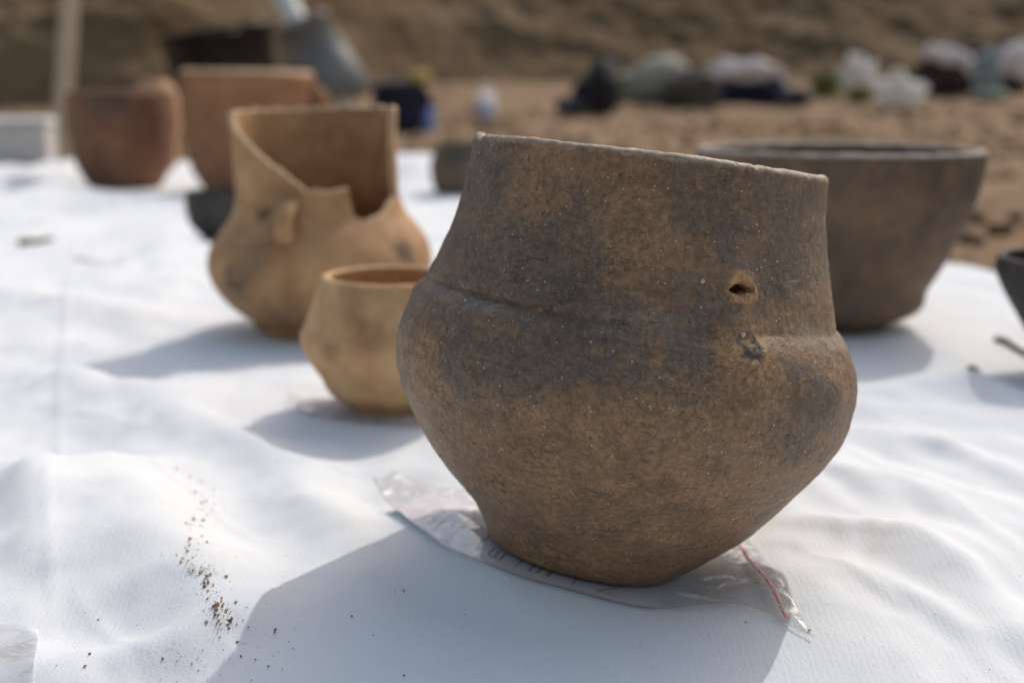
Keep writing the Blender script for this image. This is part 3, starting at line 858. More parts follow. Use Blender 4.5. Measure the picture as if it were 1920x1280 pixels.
def build_bowl():
    k = BOWL[1] / 2400 * 0.97
    Z = lambda py: zat(py, BOWL[1])
    rows = [(0.0, 106), (0.006, 114), (Z(590), 143), (Z(535), 180), (Z(470), 217), (Z(400), 248), (Z(345), 265), (Z(305), 270), (Z(288), 272)]
    mat = clay('grey_brown_clay', (0.185, 0.120, 0.078), (0.088, 0.066, 0.054), (0.27, 0.165, 0.092), [((-0.06, -0.03, 0.005), .01, .07, .8), ((0.10, -0.08, Z(330)), .01, .05, .5)], 13, 0.6, (0.045, 0.04, 0.038))
    inner = clay('dark_inner_clay', (0.070, 0.056, 0.048), (0.045, 0.037, 0.033), (0.10, 0.08, 0.066), (), 13, 0.5)  # darker clay on the inside wall
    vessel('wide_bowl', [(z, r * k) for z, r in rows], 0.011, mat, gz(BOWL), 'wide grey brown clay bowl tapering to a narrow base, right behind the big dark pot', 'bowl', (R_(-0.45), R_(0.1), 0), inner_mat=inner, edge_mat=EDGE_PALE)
build_bowl()

MAT_BLACKCLAY = clay('black_clay', (0.062, 0.054, 0.049), (0.040, 0.036, 0.034), (0.10, 0.085, 0.072), (), 18, 0.5)
def build_small_ones():
    k = RPOT[1] / 2400
    Z = lambda py: zat(py, RPOT[1])
    vessel('black_pot', [(0, .026), (0.004, .030), (0.022, .038), (0.048, .053), (0.068, .065), (0.084, .0715), (0.093, .0705)], 0.006, MAT_BLACKCLAY, gz(RPOT),
           'small black clay pot cut off by the right edge of the view', 'pot')
    k = SPOT[1] / 2400
    Z = lambda py: zat(py, SPOT[1])
    mat = clay('brown_grey_clay', (0.15, 0.105, 0.066), (0.085, 0.068, 0.052), (0.22, 0.155, 0.095), [((-0.02, -0.06, 0.09), .01, .05, .7)], 16, 0.5)
    vessel('small_pot', [(0, 52 * k), (0.006, 56 * k), (Z(330), 64 * k), (Z(305), 64 * k), (Z(285), 56 * k), (Z(272), 54 * k)], 0.008, mat, gz(SPOT),
           'small blurred grey brown pot seen between the broken jug and the big dark pot', 'pot')
    k = DBOWL[1] / 2400
    Z = lambda py: zat(py, DBOWL[1])
    vessel('black_bowl', [(0, 36 * k), (0.005, 42 * k), (Z(425), 62 * k), (Z(400), 70 * k), (Z(378), 72 * k), (Z(362), 70 * k)], 0.006, MAT_BLACKCLAY, gz(DBOWL),
           'small black bowl half hidden behind the left side of the broken jug', 'bowl')
    # urns
    k = URN_B[1] / 2400 * 0.93
    Z = lambda py: zat(py, URN_B[1])
    mat = clay('red_clay', (0.30, 0.142, 0.068), (0.22, 0.098, 0.052), (0.38, 0.205, 0.105), (), 9, 0.5)
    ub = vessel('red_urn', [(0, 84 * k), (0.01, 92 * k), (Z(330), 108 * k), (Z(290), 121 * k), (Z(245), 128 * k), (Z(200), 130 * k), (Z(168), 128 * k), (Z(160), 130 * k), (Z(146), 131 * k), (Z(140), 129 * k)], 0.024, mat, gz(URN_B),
                'tall terracotta urn with a straight wall, right behind the broken jug', 'urn', (R_(0.5), R_(0.8), 0), edge_mat=EDGE_OCHRE)  # ochre lip slot puts the rim's top light into the colour
    # a bowed strap handle on its right flank
    P = []
    for t in np.linspace(0, 1, 11):
        z = Z(165) + (Z(238) - Z(165)) * t
        P.append(((126 + 36 * math.sin(math.pi * t) ** 0.8 - 6) * k, -0.01, z))
    put('handle', make_mesh('handle', *tube(P, 0.016, 12), mat), ub)
    k = URN_A[1] / 2400
    Z = lambda py: zat(py, URN_A[1])
    mat2 = clay('dull_red_clay', (0.235, 0.108, 0.058), (0.15, 0.074, 0.048), (0.31, 0.175, 0.085), [((0.0, -0.12, 0.20), .02, .08, .6)], 8, 0.5, (0.06, 0.05, 0.05))
    ua = vessel('dark_red_urn', [(0, 64 * k), (0.01, 69 * k), (Z(315), 84 * k), (Z(275), 94 * k), (Z(235), 99 * k), (Z(205), 99 * k), (Z(177), 96 * k)], 0.014, mat2, gz(URN_A),
                'dark reddish urn, leftmost vessel on the white sheet', 'urn')
    PJ = place(300, 326, 0.05)
    k = PJ[1] / 2400
    Z = lambda py: zat(py, PJ[1])
    tan = clay('pale_orange_clay', (0.44, 0.255, 0.140), (0.34, 0.175, 0.090), (0.52, 0.36, 0.22), (), 12, 0.5)
    vessel('pale_pot', [(0, 24 * k), (0.008, 28 * k), (Z(275), 36 * k), (Z(235), 43 * k), (Z(205), 44 * k), (Z(185), 41 * k), (Z(168), 34 * k), (Z(157), 24 * k)], 0.010, tan, gz(PJ),
           'pale orange round shouldered pot half hidden behind the dark reddish urn', 'pot')
build_small_ones()

# ------------------------------------------------------------------ clear find bags
def film_bag(name, front, back, label, seed, lift=0.0, card=None, zip_at=0.90, nu=150, nv=60, crinkle=1.0, fm=None):
    fm = fm or MAT_FILM
    """zip bag: front and back edges as photo points; soft film over film"""
    def on_cloth(px, py):
        z = 0.0
        for _ in range(12):
            q = at(px, py, z); z = 0.6 * z + 0.4 * (ch(q[0], q[1]) + 0.003)
        return q[:2]
    Fp = np.array([on_cloth(*p) for p in front]); Bp = np.array([on_cloth(*p) for p in back])
    def curve(P, u):
        d = np.concatenate([[0], np.cumsum(np.linalg.norm(np.diff(P, axis=0), axis=1))]); d /= d[-1]
        return np.stack([spline(u, d, P[:, i]) for i in (0, 1)], -1)
    u = np.linspace(0, 1, nu); v = np.linspace(0, 1, nv)
    A, B = curve(Fp, u), curve(Bp, u)
    XY = A[:, None] * (1 - v)[None, :, None] + B[:, None] * v[None, :, None]
    X, Y = XY[..., 0], XY[..., 1]
    U = u[:, None] + 0 * X; Vv = v[None, :] + 0 * X
    C = cloth_h(X, Y) + 0.0030
    inpot = 1 - sstep(0.050, 0.075, np.hypot(X - POT_BASE[0] - .004, Y - POT_BASE[1]))
    free = 1 - inpot
    ed = np.minimum(np.minimum(U, 1 - U) * 9, np.minimum(Vv, 1 - Vv) * 4).clip(0, 1) ** 0.5
    puff = 0.0012 + 0.0020 * noise3(X * 34 + seed, Y * 26, 1.0) + 0.0022 * np.abs(noise3((X * .8 + Y) * 52 + seed, (Y - X) * 14, 2.0)) + 0.0010 * np.abs(noise3(X * 120 + seed, Y * 70, 3.0))
    puff = np.maximum(puff * crinkle, 0.0003)
    curl = lift * np.exp(-(U / 0.10) ** 2) * (0.55 + 0.45 * np.exp(-((Vv) / 0.6) ** 2)) + 0.0018 * np.exp(-(Vv / 0.03) ** 2) * (0.4 + 0.6 * noise3(U * 9, seed, 3.0)) * free
    curl = curl + lift * 0.35 * np.exp(-(U / 0.35) ** 2) * np.exp(-(Vv / 0.3) ** 2) * free
    under = C + curl
    over = C + curl + 0.0002 + free * ed * puff + 0.0004 * inpot
    r = root(name, (0, 0, 0), label, 'bag')
    put('back_film', make_mesh('back_film', np.stack([X, Y, under], -1).reshape(-1, 3), grid_faces(nu, nv), MAT_BACKFILM), r)
    put('front_film', make_mesh('front_film', np.stack([X, Y, over], -1).reshape(-1, 3), grid_faces(nu, nv), fm), r)
    # welded edge: a thin bright bead along the front side and the ends
    weld = [tuple(np.array([X[i, 0], Y[i, 0], under[i, 0] + 0.0002])) for i in range(0, nu)]
    put('seam', make_mesh('seam', *tube(weld, 0.00032, 6), MAT_SEAM), r)
    weld = [tuple(np.array([X[0, j], Y[0, j], under[0, j] + 0.0002])) for j in range(0, nv)]
    put('seam', make_mesh('seam', *tube(weld, 0.00028, 6), MAT_SEAM), r)
    # red grip line near the mouth
    iz = int(zip_at * (nu - 1))
    js = range(2, nv - 2)
    W = 0.0016
    pv, pf = [], []
    for q, j in enumerate(js):
        wob = 0.0004 * math.sin(j * 0.5 + seed)
        d = XY[iz + 2, j] - XY[iz, j]; d /= np.linalg.norm(d)
        p = XY[iz, j] + d * wob; z = over[iz, j] + 0.00035
        pv += [(*(p - d * W), z), (*(p + d * W), z)]
        if q and math.sin(q * 1.7 + seed) + math.sin(q * 0.61) > -0.75: pf.append((2 * q - 2, 2 * q - 1, 2 * q + 1, 2 * q))
    zs_ = put('zip_strip', make_mesh('zip_strip', pv, pf, MAT_RED), r)
    zs_.modifiers.new('thickness', 'SOLIDIFY').thickness = 0.0003
    if card:
        u0, u1, v0, v1 = card
        uu = np.linspace(u0, u1, 70); vv = np.linspace(v0, v1, 40)
        iu = uu * (nu - 1); iv = vv * (nv - 1)
        def samp(G):
            i0 = np.clip(iu.astype(int), 0, nu - 2); j0 = np.clip(iv.astype(int), 0, nv - 2)
            a = (iu - i0)[:, None]; b = (iv - j0)[None, :]
            g = lambda i, j: G[np.ix_(i, j)]
            return (g(i0, j0) * (1 - a) * (1 - b) + g(i0 + 1, j0) * a * (1 - b) + g(i0, j0 + 1) * (1 - a) * b + g(i0 + 1, j0 + 1) * a * b)
        cx, cy, cz = samp(X), samp(Y), samp(under) + 0.00010
        cd = put('paper_label', make_mesh('paper_label', np.stack([cx, cy, cz], -1).reshape(-1, 3), grid_faces(70, 40), MAT_PAPER), r)
        # printed table rules and handwritten marks, following the paper
        V, F = [], []
        def stroke(a, b, w):
            n = 8
            pts = [np.array(a) + (np.array(b) - np.array(a)) * t for t in np.linspace(0, 1, n)]
            d = np.array(b) - np.array(a); d = d / np.linalg.norm(d); nn = np.array([-d[1], d[0]]) * w / 2
            o0 = len(V)
            for p in pts:
                for sgn in (-1, 1):
                    q = p + nn * sgn
                    fi = np.clip(q[0], 0, 1) * 69; fj = np.clip(q[1], 0, 1) * 39
                    i0, j0 = min(int(fi), 68), min(int(fj), 38); a_, b_ = fi - i0, fj - j0
                    g = lambda G: G[i0, j0] * (1 - a_) * (1 - b_) + G[i0 + 1, j0] * a_ * (1 - b_) + G[i0, j0 + 1] * (1 - a_) * b_ + G[i0 + 1, j0 + 1] * a_ * b_
                    V.append((g(cx), g(cy), g(cz) + 0.00008))
            for k in range(n - 1): F.append((o0 + 2 * k, o0 + 2 * k + 1, o0 + 2 * k + 3, o0 + 2 * k + 2))
        for x in (0.05, 0.22, 0.31, 0.40, 0.52, 0.66, 0.80): stroke((x, 0.05), (x, 0.42), 0.006)
        stroke((0.22, 0.235), (0.40, 0.235), 0.006)
        glyphs = {
            'A': [((0, 0), (.5, 1)), ((.5, 1), (1, 0)), ((.2, .4), (.8, .4))],
            '7': [((0, 1), (1, 1)), ((1, 1), (.4, 0))],
            'Б': [((0, 0), (0, 1)), ((0, 1), (.9, 1)), ((0, .5), (.9, .5)), ((.9, .5), (.9, 0)), ((.9, 0), (0, 0))],
            'N': [((0, 0), (0, 1)), ((0, 1), (1, 0)), ((1, 0), (1, 1))],
            '5': [((1, 1), (0, 1)), ((0, 1), (0, .55)), ((0, .55), (.9, .55)), ((.9, .55), (.9, 0)), ((.9, 0), (0, 0))],
            '1': [((.5, 0), (.5, 1))]}
        def text(s, x, y, h, w):
            for q, chh in enumerate(s):
                for a, b in glyphs[chh]:
                    # lines run from the camera side inwards, letters lie on their side
                    stroke((x - a[1] * w, y + (q * 1.25 + a[0]) * h), (x - b[1] * w, y + (q * 1.25 + b[0]) * h), 0.009)
        text('A7', 0.285, 0.13, 0.10, 0.035); text('1', 0.47, 0.20, 0.1, 0.045); text('5', 0.74, 0.055, 0.10, 0.045); text('N5', 0.90, 0.055, 0.09, 0.045); text('Б1', 0.61, 0.05, 0.10, 0.04)
        put('writing', make_mesh('writing', V, F, MAT_INK, smooth=False), cd)
    return r
MAT_BACKFILM = film('clear_back_film', 0.02, (0.985, 0.985, 0.985), 0.03)
MAT_MILKY = film('milky_film', 0.30, (0.90, 0.90, 0.91))
MAT_SEAM = film('welded_film', 0.5)
MAT_RED = simple('red_plastic', (0.80, 0.36, 0.38), 0.4, 0.1, 100)
MAT_PAPER = simple('pale_lilac_paper', (0.77, 0.755, 0.81), 0.85, 0.04, 60)
MAT_INK = simple('grey_ink', (0.40, 0.39, 0.46), 0.8, 0.2, 200)
film_bag('zip_bag', [(700, 930), (738, 962), (790, 998), (870, 1043), (960, 1079), (1080, 1112), (1250, 1143), (1330, 1136), (1400, 1141), (1525, 1196)],
         [(735, 897), (960, 940), (1200, 978), (1405, 1010)],
         'clear plastic zip bag with a paper label, crushed under the big dark pot', 2.0, 0.0075, (0.14, 0.76, 0.015, 0.97), 0.962, 190, 80, 1.5)
film_bag('zip_bag', [(545, 770), (580, 782), (640, 792), (720, 800), (800, 805)], [(540, 742), (620, 745), (720, 748), (820, 752)],
         'clear plastic zip bag under the small tan cup', 6.0, 0.004, (0.08, 0.9, 0.15, 0.9), 0.95, 70, 30)
film_bag('zip_bag', [(-120, 1330), (-30, 1340), (60, 1300)], [(-110, 1175), (-20, 1172), (72, 1180)],
         'corner of a clear plastic bag at the lower left edge of the sheet', 9.0, 0.002, None, 0.05, 60, 40, 0.12, MAT_MILKY)

# ------------------------------------------------------------------ crumbs, twigs
def build_crumbs():
    trail = [(332, 880), (378, 905), (395, 925), (385, 945), (382, 975), (370, 1000), (350, 1030), (352, 1048), (372, 1070), (395, 1080), (385, 1100), (400, 1120), (408, 1140), (412, 1160), (430, 1172)]
    pts, sz, sl = [], [], []
    def add(px, py, s, slot):
        pts.append((px, py)); sz.append(s); sl.append(slot)
    for i in range(330):
        k = RS.rand() ** 0.75 * (len(trail) - 1); a = int(min(k, len(trail) - 2)); f = k - a
        px = trail[a][0] * (1 - f) + trail[a + 1][0] * f + RS.normal() * 13
        py = trail[a][1] * (1 - f) + trail[a + 1][1] * f + RS.normal() * 11
        add(px, py, 0.00016 + 0.00080 * RS.rand() ** 4.5, int(RS.rand() < 0.4))
    for i in range(700):
        k = RS.rand() * (len(trail) - 1); a = int(min(k, len(trail) - 2)); f = k - a
        add(trail[a][0] * (1 - f) + trail[a + 1][0] * f + RS.normal() * 20, trail[a][1] * (1 - f) + trail[a + 1][1] * f + RS.normal() * 18, 0.00007 + 0.00012 * RS.rand(), 0)
    for px, py, s in ((407, 1135, .0017), (405, 1142, .0015), (388, 1080, .0013), (362, 1070, .0012), (375, 1074, .0011), (382, 975, .0013), (388, 1017, .0012), (395, 1077, .0014), (428, 1171, .0011), (434, 1160, .0011), (442, 1128, .0008), (332, 879, .0010), (400, 1097, .0009)):
        add(px, py, s * 0.8, 0)
    for px, py in ((740, 1108), (757, 1107), (757, 1266), (1398, 1166), (1517, 1182), (456, 1162), (466, 1176), (445, 1203), (452, 1230), (472, 1275), (503, 1248), (479, 1236), (515, 1185), (106, 1247), (160, 1248), (168, 1225), (305, 1235), (360, 1243), (660, 1155), (700, 1190), (516, 1180), (184, 1161), (520, 866)):
        add(px, py, 0.0003 + 0.0004 * RS.rand(), 1)
    for i in range(140):
        add(300 + 260 * RS.rand() + 0, 1030 + 250 * RS.rand(), 0.00012 + 0.00022 * RS.rand() ** 2, 1)
    for i in range(160):
        add(1920 * RS.rand(), 900 + 380 * RS.rand(), 0.00010 + 0.00018 * RS.rand() ** 2, 1)
    q = np.array(pts, float)
    dx = (q[:, 0] - 960) / 2400; dy = -(q[:, 1] - 640) / 2400
    D = np.stack([dx, CP + dy * SP, -SP + dy * CP], -1)
    z = np.full(len(q), 0.004)
    for _ in range(10):
        k = (z - CAM_H) / D[:, 2]
        z = 0.5 * z + 0.5 * (cloth_h(D[:, 0] * k, D[:, 1] * k) + 0.0024)
    pts = np.stack([D[:, 0] * k, D[:, 1] * k, z + np.array(sz) * 0.35], -1)
    ma = simple('tan_soil_crumb', (0.42, 0.27, 0.14), 0.9, 0.35, 900)
    mb = simple('dark_soil_crumb', (0.17, 0.115, 0.07), 0.9, 0.35, 900)
    o = put('soil_crumbs', scatter_mesh('soil_crumbs', np.array(pts), sz, ma, ICO1, 0.75, [mb], sl)); o['kind'] = 'stuff'
    tag(o, 'trail of tiny brown soil crumbs on the white sheet left of the big pot', 'crumbs')
build_crumbs()
def twig(name, p0, p1, r, col, label, cat='twig', side=True):
    a = at(*p0); b = at(*p1)
    P = []
    for t in np.linspace(0, 1, 12):
        q = a + (b - a) * t
        P.append((q[0] + 0.0015 * math.sin(t * 7), q[1] + 0.002 * math.sin(t * 5 + 1), ch(q[0], q[1]) + 0.0022 + r * 0.8 + 0.001 * math.sin(t * 9) ** 2))
    rr = [r * (0.75 + 0.35 * math.sin(3 * t + 1)) for t in np.linspace(0, 1, 12)]
    V, F = tube(P, rr, 8)
    if side:
        c = np.array(P[7]); v2, f2 = tube([c, c + (b - a) * 0.08 + (0, 0.006, 0.003), c + (b - a) * 0.13 + (0, 0.012, 0.004)], [r * .5, r * .4, r * .2], 6)
        V, F = join_parts([(V, F), (v2, f2)])
    o = put(name, make_mesh(name, V, F, simple(name + '_bark', col, 0.8, 0.3, 300)))
    tag(o, label, cat)
twig('twig', (36, 469), (100, 461), 0.0046, (0.10, 0.085, 0.035), 'short olive brown twig lying alone on the sheet at far left')
twig('straw', (140, 490), (196, 497), 0.0012, (0.56, 0.47, 0.36), 'pale thin straw on the sheet to the right of the olive twig', 'straw', False)
twig('twig', (1868, 640), (1960, 690), 0.0024, (0.10, 0.075, 0.055), 'dark thin twig on the sheet in front of the small black pot')
twig('clod', (1816, 712), (1830, 706), 0.0030, (0.09, 0.065, 0.05), 'small dark lump at the tip of the shadow below the black pot', 'lump', False)

# ------------------------------------------------------------------ things beyond the sheet (far out of focus)
def gnd(px, py):
    ys = np.linspace(2.5, 13.5, 1101)
    L = np.array([at_y(px, py, y) for y in ys])
    G = ground_z(L[:, 0], L[:, 1])
    hit = np.nonzero(L[:, 2] <= G)[0]
    i = int(hit[0]) if len(hit) else 1100
    return float(L[i, 0]), float(ys[i]), float(G[i])
def blob(parent, name, c, r, mat, seed, amp=0.22, squash=2.2, fold=0.0):
    fold = fold + 0.16
    """soft bag-like body: rounded box pushed about by noise, flat underneath"""
    n, m = 28, 40
    th = np.linspace(0.02, math.pi - 0.02, n)[:, None]; ph = np.linspace(0, 2 * math.pi, m, endpoint=False)[None, :]
    d = np.stack([np.sin(th) * np.cos(ph), np.sin(th) * np.sin(ph), np.cos(th) + 0 * ph], -1)
    p = 2.0 / squash
    q = np.sign(d) * np.abs(d) ** p
    s = 1 + 1.5 * amp * fbm(d[..., 0] * 1.6 + seed, d[..., 1] * 1.6, d[..., 2] * 1.6 + seed * .7, 4) + fold * np.abs(noise3(d[..., 0] * 5 + seed, d[..., 1] * 5, d[..., 2] * 3))
    q = q * s[..., None] * np.array(r)
    q[..., 2] = np.maximum(q[..., 2], -r[2] * 0.82 + 0.02 * r[2] * d[..., 2])
    V = q.reshape(-1, 3) + np.array(c)
    F = [tuple(map(int, f)) for f in grid_faces(n, m, True)]
    F.append(tuple(range(m))); F.append(tuple((n - 1) * m + j for j in reversed(range(m))))
    return put(name, make_mesh(name, V, F, mat), parent)
def strap(parent, name, pts, r, mat): return put(name, make_mesh(name, *tube(pts, r, 8), mat), parent)

FAB_BLACK = simple('black_nylon', (0.018, 0.018, 0.022), 0.7, 0.3, 20, 0.4, 90, 0.01)
FAB_NAVY = simple('navy_nylon', (0.017, 0.018, 0.038), 0.7, 0.3, 20, 0.4, 90, 0.01)
FAB_GREY = simple('grey_green_canvas', (0.23, 0.22, 0.17), 0.85, 0.25, 12, 0.5, 60, 0.01)
FAB_PALE = simple('pale_canvas', (0.50, 0.47, 0.40), 0.85, 0.2, 12, 0.5, 60, 0.01)
FAB_PINK = simple('pinkish_white_cloth', (0.74, 0.66, 0.64), 0.85, 0.1, 12, 0.5, 40, 0.015)
FAB_WINE = simple('wine_red_cloth', (0.060, 0.032, 0.034), 0.85, 0.3, 10, 0.5, 60, 0.01)
FAB_TEAL = simple('grey_teal_cloth', (0.25, 0.285, 0.285), 0.8, 0.2, 10, 0.5, 60, 0.01)
FAB_DARKGREY = simple('dark_grey_canvas', (0.085, 0.078, 0.066), 0.85, 0.3, 12, 0.5, 60, 0.01)
PLASTIC_WHITE = simple('white_plastic_bag', (0.80, 0.80, 0.80), 0.35, 0.06, 12, 0.7, 30, 0.02, 0.5)
def thin_white(name, col, rough):
    m = NT(name)
    nrm = m.bump(m.noise(25, 5, 0.65), 0.8, 0.02)
    b = m.bsdf(col, rough, nrm, 0.5)
    t = m.n('ShaderNodeBsdfTranslucent'); t.inputs[0].default_value = (*col, 1); m.l(nrm, t.inputs['Normal'])
    x = m.n('ShaderNodeMixShader'); x.inputs[0].default_value = 0.65
    m.l(b.outputs[0], x.inputs[1]); m.l(t.outputs[0], x.inputs[2]); m.l(x.outputs[0], m.out.inputs['Surface'])
    return m.m
PLASTIC_BAG = thin_white('thin_white_plastic', (0.86, 0.86, 0.85), 0.22)
PLASTIC_BLUE = simple('blue_plastic', (0.16, 0.27, 0.62), 0.4, 0.1, 20)
YELLOW = simple('yellow_cloth', (0.52, 0.39, 0.12), 0.7, 0.15, 20)
RUBBER = simple('black_rubber', (0.022, 0.022, 0.024), 0.42, 0.35, 9, 0.3, 60, 0.006, 0.3)
RUBBER_DUSTY = simple('dusty_black_rubber', (0.17, 0.17, 0.165), 0.45, 0.4, 7, 0.3, 60, 0.006, 0.6)
WOOD = simple('weathered_wood', (0.52, 0.44, 0.33), 0.85, 0.15, 9, 0.4, 70, 0.004)

# navy bag with yellow cloth and blue bottle cap
g = gnd(755, 252); s = g[1] / 2400
t = root('navy_bag', g, 'dark navy bag standing on the soil just right of the tipped buckets', 'bag')
blob(t, 'body', (0, 0, 46 * s), (50 * s, 40 * s, 52 * s), FAB_NAVY, 1.0, 0.16, 2.8)
blob(t, 'side_pocket', (44 * s, -16 * s, 24 * s), (16 * s, 16 * s, 26 * s), PLASTIC_BLUE, 2.0, 0.1, 2.8)
strap(t, 'strap', [(-30 * s, -34 * s, 70 * s), (-34 * s, -50 * s, 40 * s), (-26 * s, -44 * s, 12 * s)], 5 * s, FAB_NAVY)
y0 = (g[0] + 34 * s, g[1] - 2 * s, g[2] + 92 * s)
t = root('yellow_cap', y0, 'small mustard yellow cap lying on top of the navy bag', 'cap')
blob(t, 'crown', (0, 0, 9 * s), (19 * s, 17 * s, 13 * s), YELLOW, 3.0, 0.08, 2.2)
put('brim', make_mesh('brim', *box(0, -17 * s, 1.5 * s, 26 * s, 18 * s, 2.5 * s), YELLOW), t)

# water bottle
g = gnd(912, 236); s = g[1] / 2400
t = root('water_bottle', g, 'clear plastic water bottle with bluish label standing alone on the soil', 'bottle')
def lathe(rows, seg=28):
    rows = np.array(rows); ph = np.linspace(0, 2 * math.pi, seg, endpoint=False)
    V = np.stack([rows[:, 1:2] * np.cos(ph), rows[:, 1:2] * np.sin(ph), rows[:, 0:1] + 0 * ph], -1).reshape(-1, 3)
    F = [tuple(map(int, f)) for f in grid_faces(len(rows), seg, True)]
    F.append(tuple(reversed(range(seg)))); F.append(tuple((len(rows) - 1) * seg + j for j in range(seg)))
    return V, F
MAT_PET = film('bottle_plastic', 0.35)
MAT_BLABEL = simple('bluish_label', (0.52, 0.55, 0.68), 0.4, 0.1, 30)
put('body', make_mesh('body', *lathe([(0, 14 * s), (2 * s, 17 * s), (20 * s, 17.5 * s), (50 * s, 17.5 * s), (60 * s, 13 * s), (68 * s, 7 * s), (72 * s, 7 * s)]), MAT_PET), t)
put('label', make_mesh('label', *lathe([(8 * s, 17.9 * s), (46 * s, 17.9 * s)]), MAT_BLABEL), t)
put('cap', make_mesh('cap', *lathe([(70 * s, 8 * s), (78 * s, 8 * s)]), PLASTIC_WHITE), t)

# tipped rubber buckets
def bucket(px, py, r0, r1, L, tilt, yaw, label, mat):
    g = gnd(px, py)
    t = root('rubber_bucket', g, label, 'bucket')
    seg = 40
    rows = [(0, r0 * .96), (0.01, r0), (L * .5, (r0 + r1) / 2), (L - .02, r1), (L - .018, r1 + .014), (L, r1 + .014), (L, r1 - .004), (0.02, r0 - .012)]
    rows = np.array(rows); ph = np.linspace(0, 2 * math.pi, seg, endpoint=False)
    V = np.stack([rows[:, 1:2] * np.cos(ph), rows[:, 1:2] * np.sin(ph), rows[:, 0:1] + 0 * ph], -1).reshape(-1, 3)
    F = [tuple(map(int, f)) for f in grid_faces(len(rows), seg, True)]
    F.append(tuple(reversed(range(seg)))); F.append(tuple((len(rows) - 1) * seg + j for j in range(seg)))
    M = Matrix.Rotation(yaw, 3, 'Z') @ Matrix.Rotation(tilt, 3, 'Y')
    V = V @ np.array(M).T
    zmin = V[:, 2].min(); V[:, 2] -= zmin
    put('body', make_mesh('body', V, F, mat), t)
    for sgn in (-1, 1):
        P = [np.array(M) @ np.array(((r1 + .01 + .05 * math.sin(a)) * 1.0 * sgn * 0 + 0.07 * math.cos(a), sgn * (r1 + 0.008 + 0.045 * math.sin(a)), L - 0.03)) - (0, 0, zmin) for a in np.linspace(0, math.pi, 9)]
        strap(t, 'handle', P, 0.012, mat)
    return t
bucket(440, 246, 0.235, 0.265, 0.45, R_(-9), R_(18), 'wide black rubber bucket standing behind the terracotta urn', RUBBER)
bucket(632, 228, 0.25, 0.16, 0.50, R_(-24), R_(-10), 'grey sheened rubber bucket leaning left of the navy bag', RUBBER_DUSTY)
# white pole
a = at_y(562, 56, 7.6); b = at_y(505, -60, 7.75)
d = b - a
P = [a + d * t for t in np.linspace((0.03 - a[2]) / d[2], 4.5, 6)]
o = put('white_pole', make_mesh('white_pole', *tube(P, 0.070, 14), simple('white_pipe', (0.72, 0.72, 0.68), 0.5, 0.08, 9)))
tag(o, 'thick white pole leaning up out of view above the rubber buckets', 'pole')
# wooden post at the left
g = gnd(112, 294)
top = at_y(131, 0, g[1] + 0.02); base = np.array(g)
dirv = (top - base)
P = [base - dirv * 0.05, base, base + dirv * 0.5, base + dirv, base + dirv * 2.0]
V, F = tube(P, [0.038, 0.038, 0.037, 0.037, 0.036], 4)
o = bevel(put('wooden_post', make_mesh('wooden_post', V, F, WOOD, smooth=False)), 0.006)
tag(o, 'upright pale wooden post behind the leftmost urn', 'post')
# white box
g = gnd(44, 306); s = g[1] / 2400
t = root('white_box', g, 'white box with a lid on the soil at the left edge, beside the wooden post', 'box', (0, 0, R_(8)))
bevel(put('body', make_mesh('body', *box(0, 0, 33 * s, 108 * s, 90 * s, 66 * s), PLASTIC_WHITE, False), t), 0.01)
bevel(put('lid', make_mesh('lid', *box(0, 0, 75 * s, 114 * s, 96 * s, 16 * s), PLASTIC_WHITE, False), t), 0.008)

# belongings along the foot of the bank
g = gnd(1100, 214); s = g[1] / 2400
t = root('black_backpack', g, 'black peaked backpack slumped on the soil, leftmost of the belongings at the bank', 'backpack')
V = blob(t, 'body', (6 * s, 0, 42 * s), (58 * s, 40 * s, 52 * s), FAB_BLACK, 4.2, 0.12, 2.0)
co = np.array([v.co[:] for v in V.data.vertices])
k = np.clip(co[:, 2] / (90 * s), 0, 1); co[:, 0] = (co[:, 0] - 20 * s) * (1 - 0.62 * k) + 20 * s + 10 * s * k
V.data.vertices.foreach_set('co', co.astype(np.float32).ravel()); V.data.update()
blob(t, 'front_pocket', (-28 * s, -34 * s, 14 * s), (30 * s, 14 * s, 16 * s), simple('slate_nylon', (0.06, 0.065, 0.08), 0.6, 0.2, 20), 5.1, 0.1, 2.6)
blob(t, 'top_flap', (34 * s, 4 * s, 84 * s), (20 * s, 18 * s, 12 * s), simple('grey_nylon', (0.20, 0.20, 0.21), 0.6, 0.2, 20), 5.7, 0.1, 2.4)
strap(t, 'strap', [(0, -36 * s, 66 * s), (-18 * s, -50 * s, 40 * s), (-8 * s, -46 * s, 10 * s)], 4 * s, FAB_BLACK)

g = gnd(1222, 196); s = g[1] / 2400
t = root('canvas_bag', g, 'pale grey canvas bag with a light top, right of the black peaked backpack', 'bag')
blob(t, 'body', (-8 * s, 0, 30 * s), (58 * s, 36 * s, 36 * s), FAB_GREY, 6.0, 0.2, 2.4, 0.1)
blob(t, 'top_flap', (22 * s, 0, 62 * s), (38 * s, 28 * s, 22 * s), FAB_PALE, 7.0, 0.15, 2.3, 0.1)
g = gnd(1290, 200); s = g[1] / 2400
t = root('grey_bag', g, 'dark grey crumpled bag lying between the pale canvas bag and the pink topped bag', 'bag')
blob(t, 'body', (0, 0, 26 * s), (48 * s, 30 * s, 34 * s), FAB_DARKGREY, 8.0, 0.25, 2.2, 0.15)
strap(t, 'strap', [(-20 * s, -20 * s, 48 * s), (0, -36 * s, 44 * s), (22 * s, -24 * s, 30 * s)], 4 * s, FAB_DARKGREY)
g = gnd(1392, 196); s = g[1] / 2400
t = root('navy_backpack', g, 'navy backpack lying flat on the soil under a pinkish white cloth', 'backpack')
blob(t, 'body', (4 * s, 0, 22 * s), (70 * s, 40 * s, 30 * s), FAB_NAVY, 9.0, 0.18, 2.5)
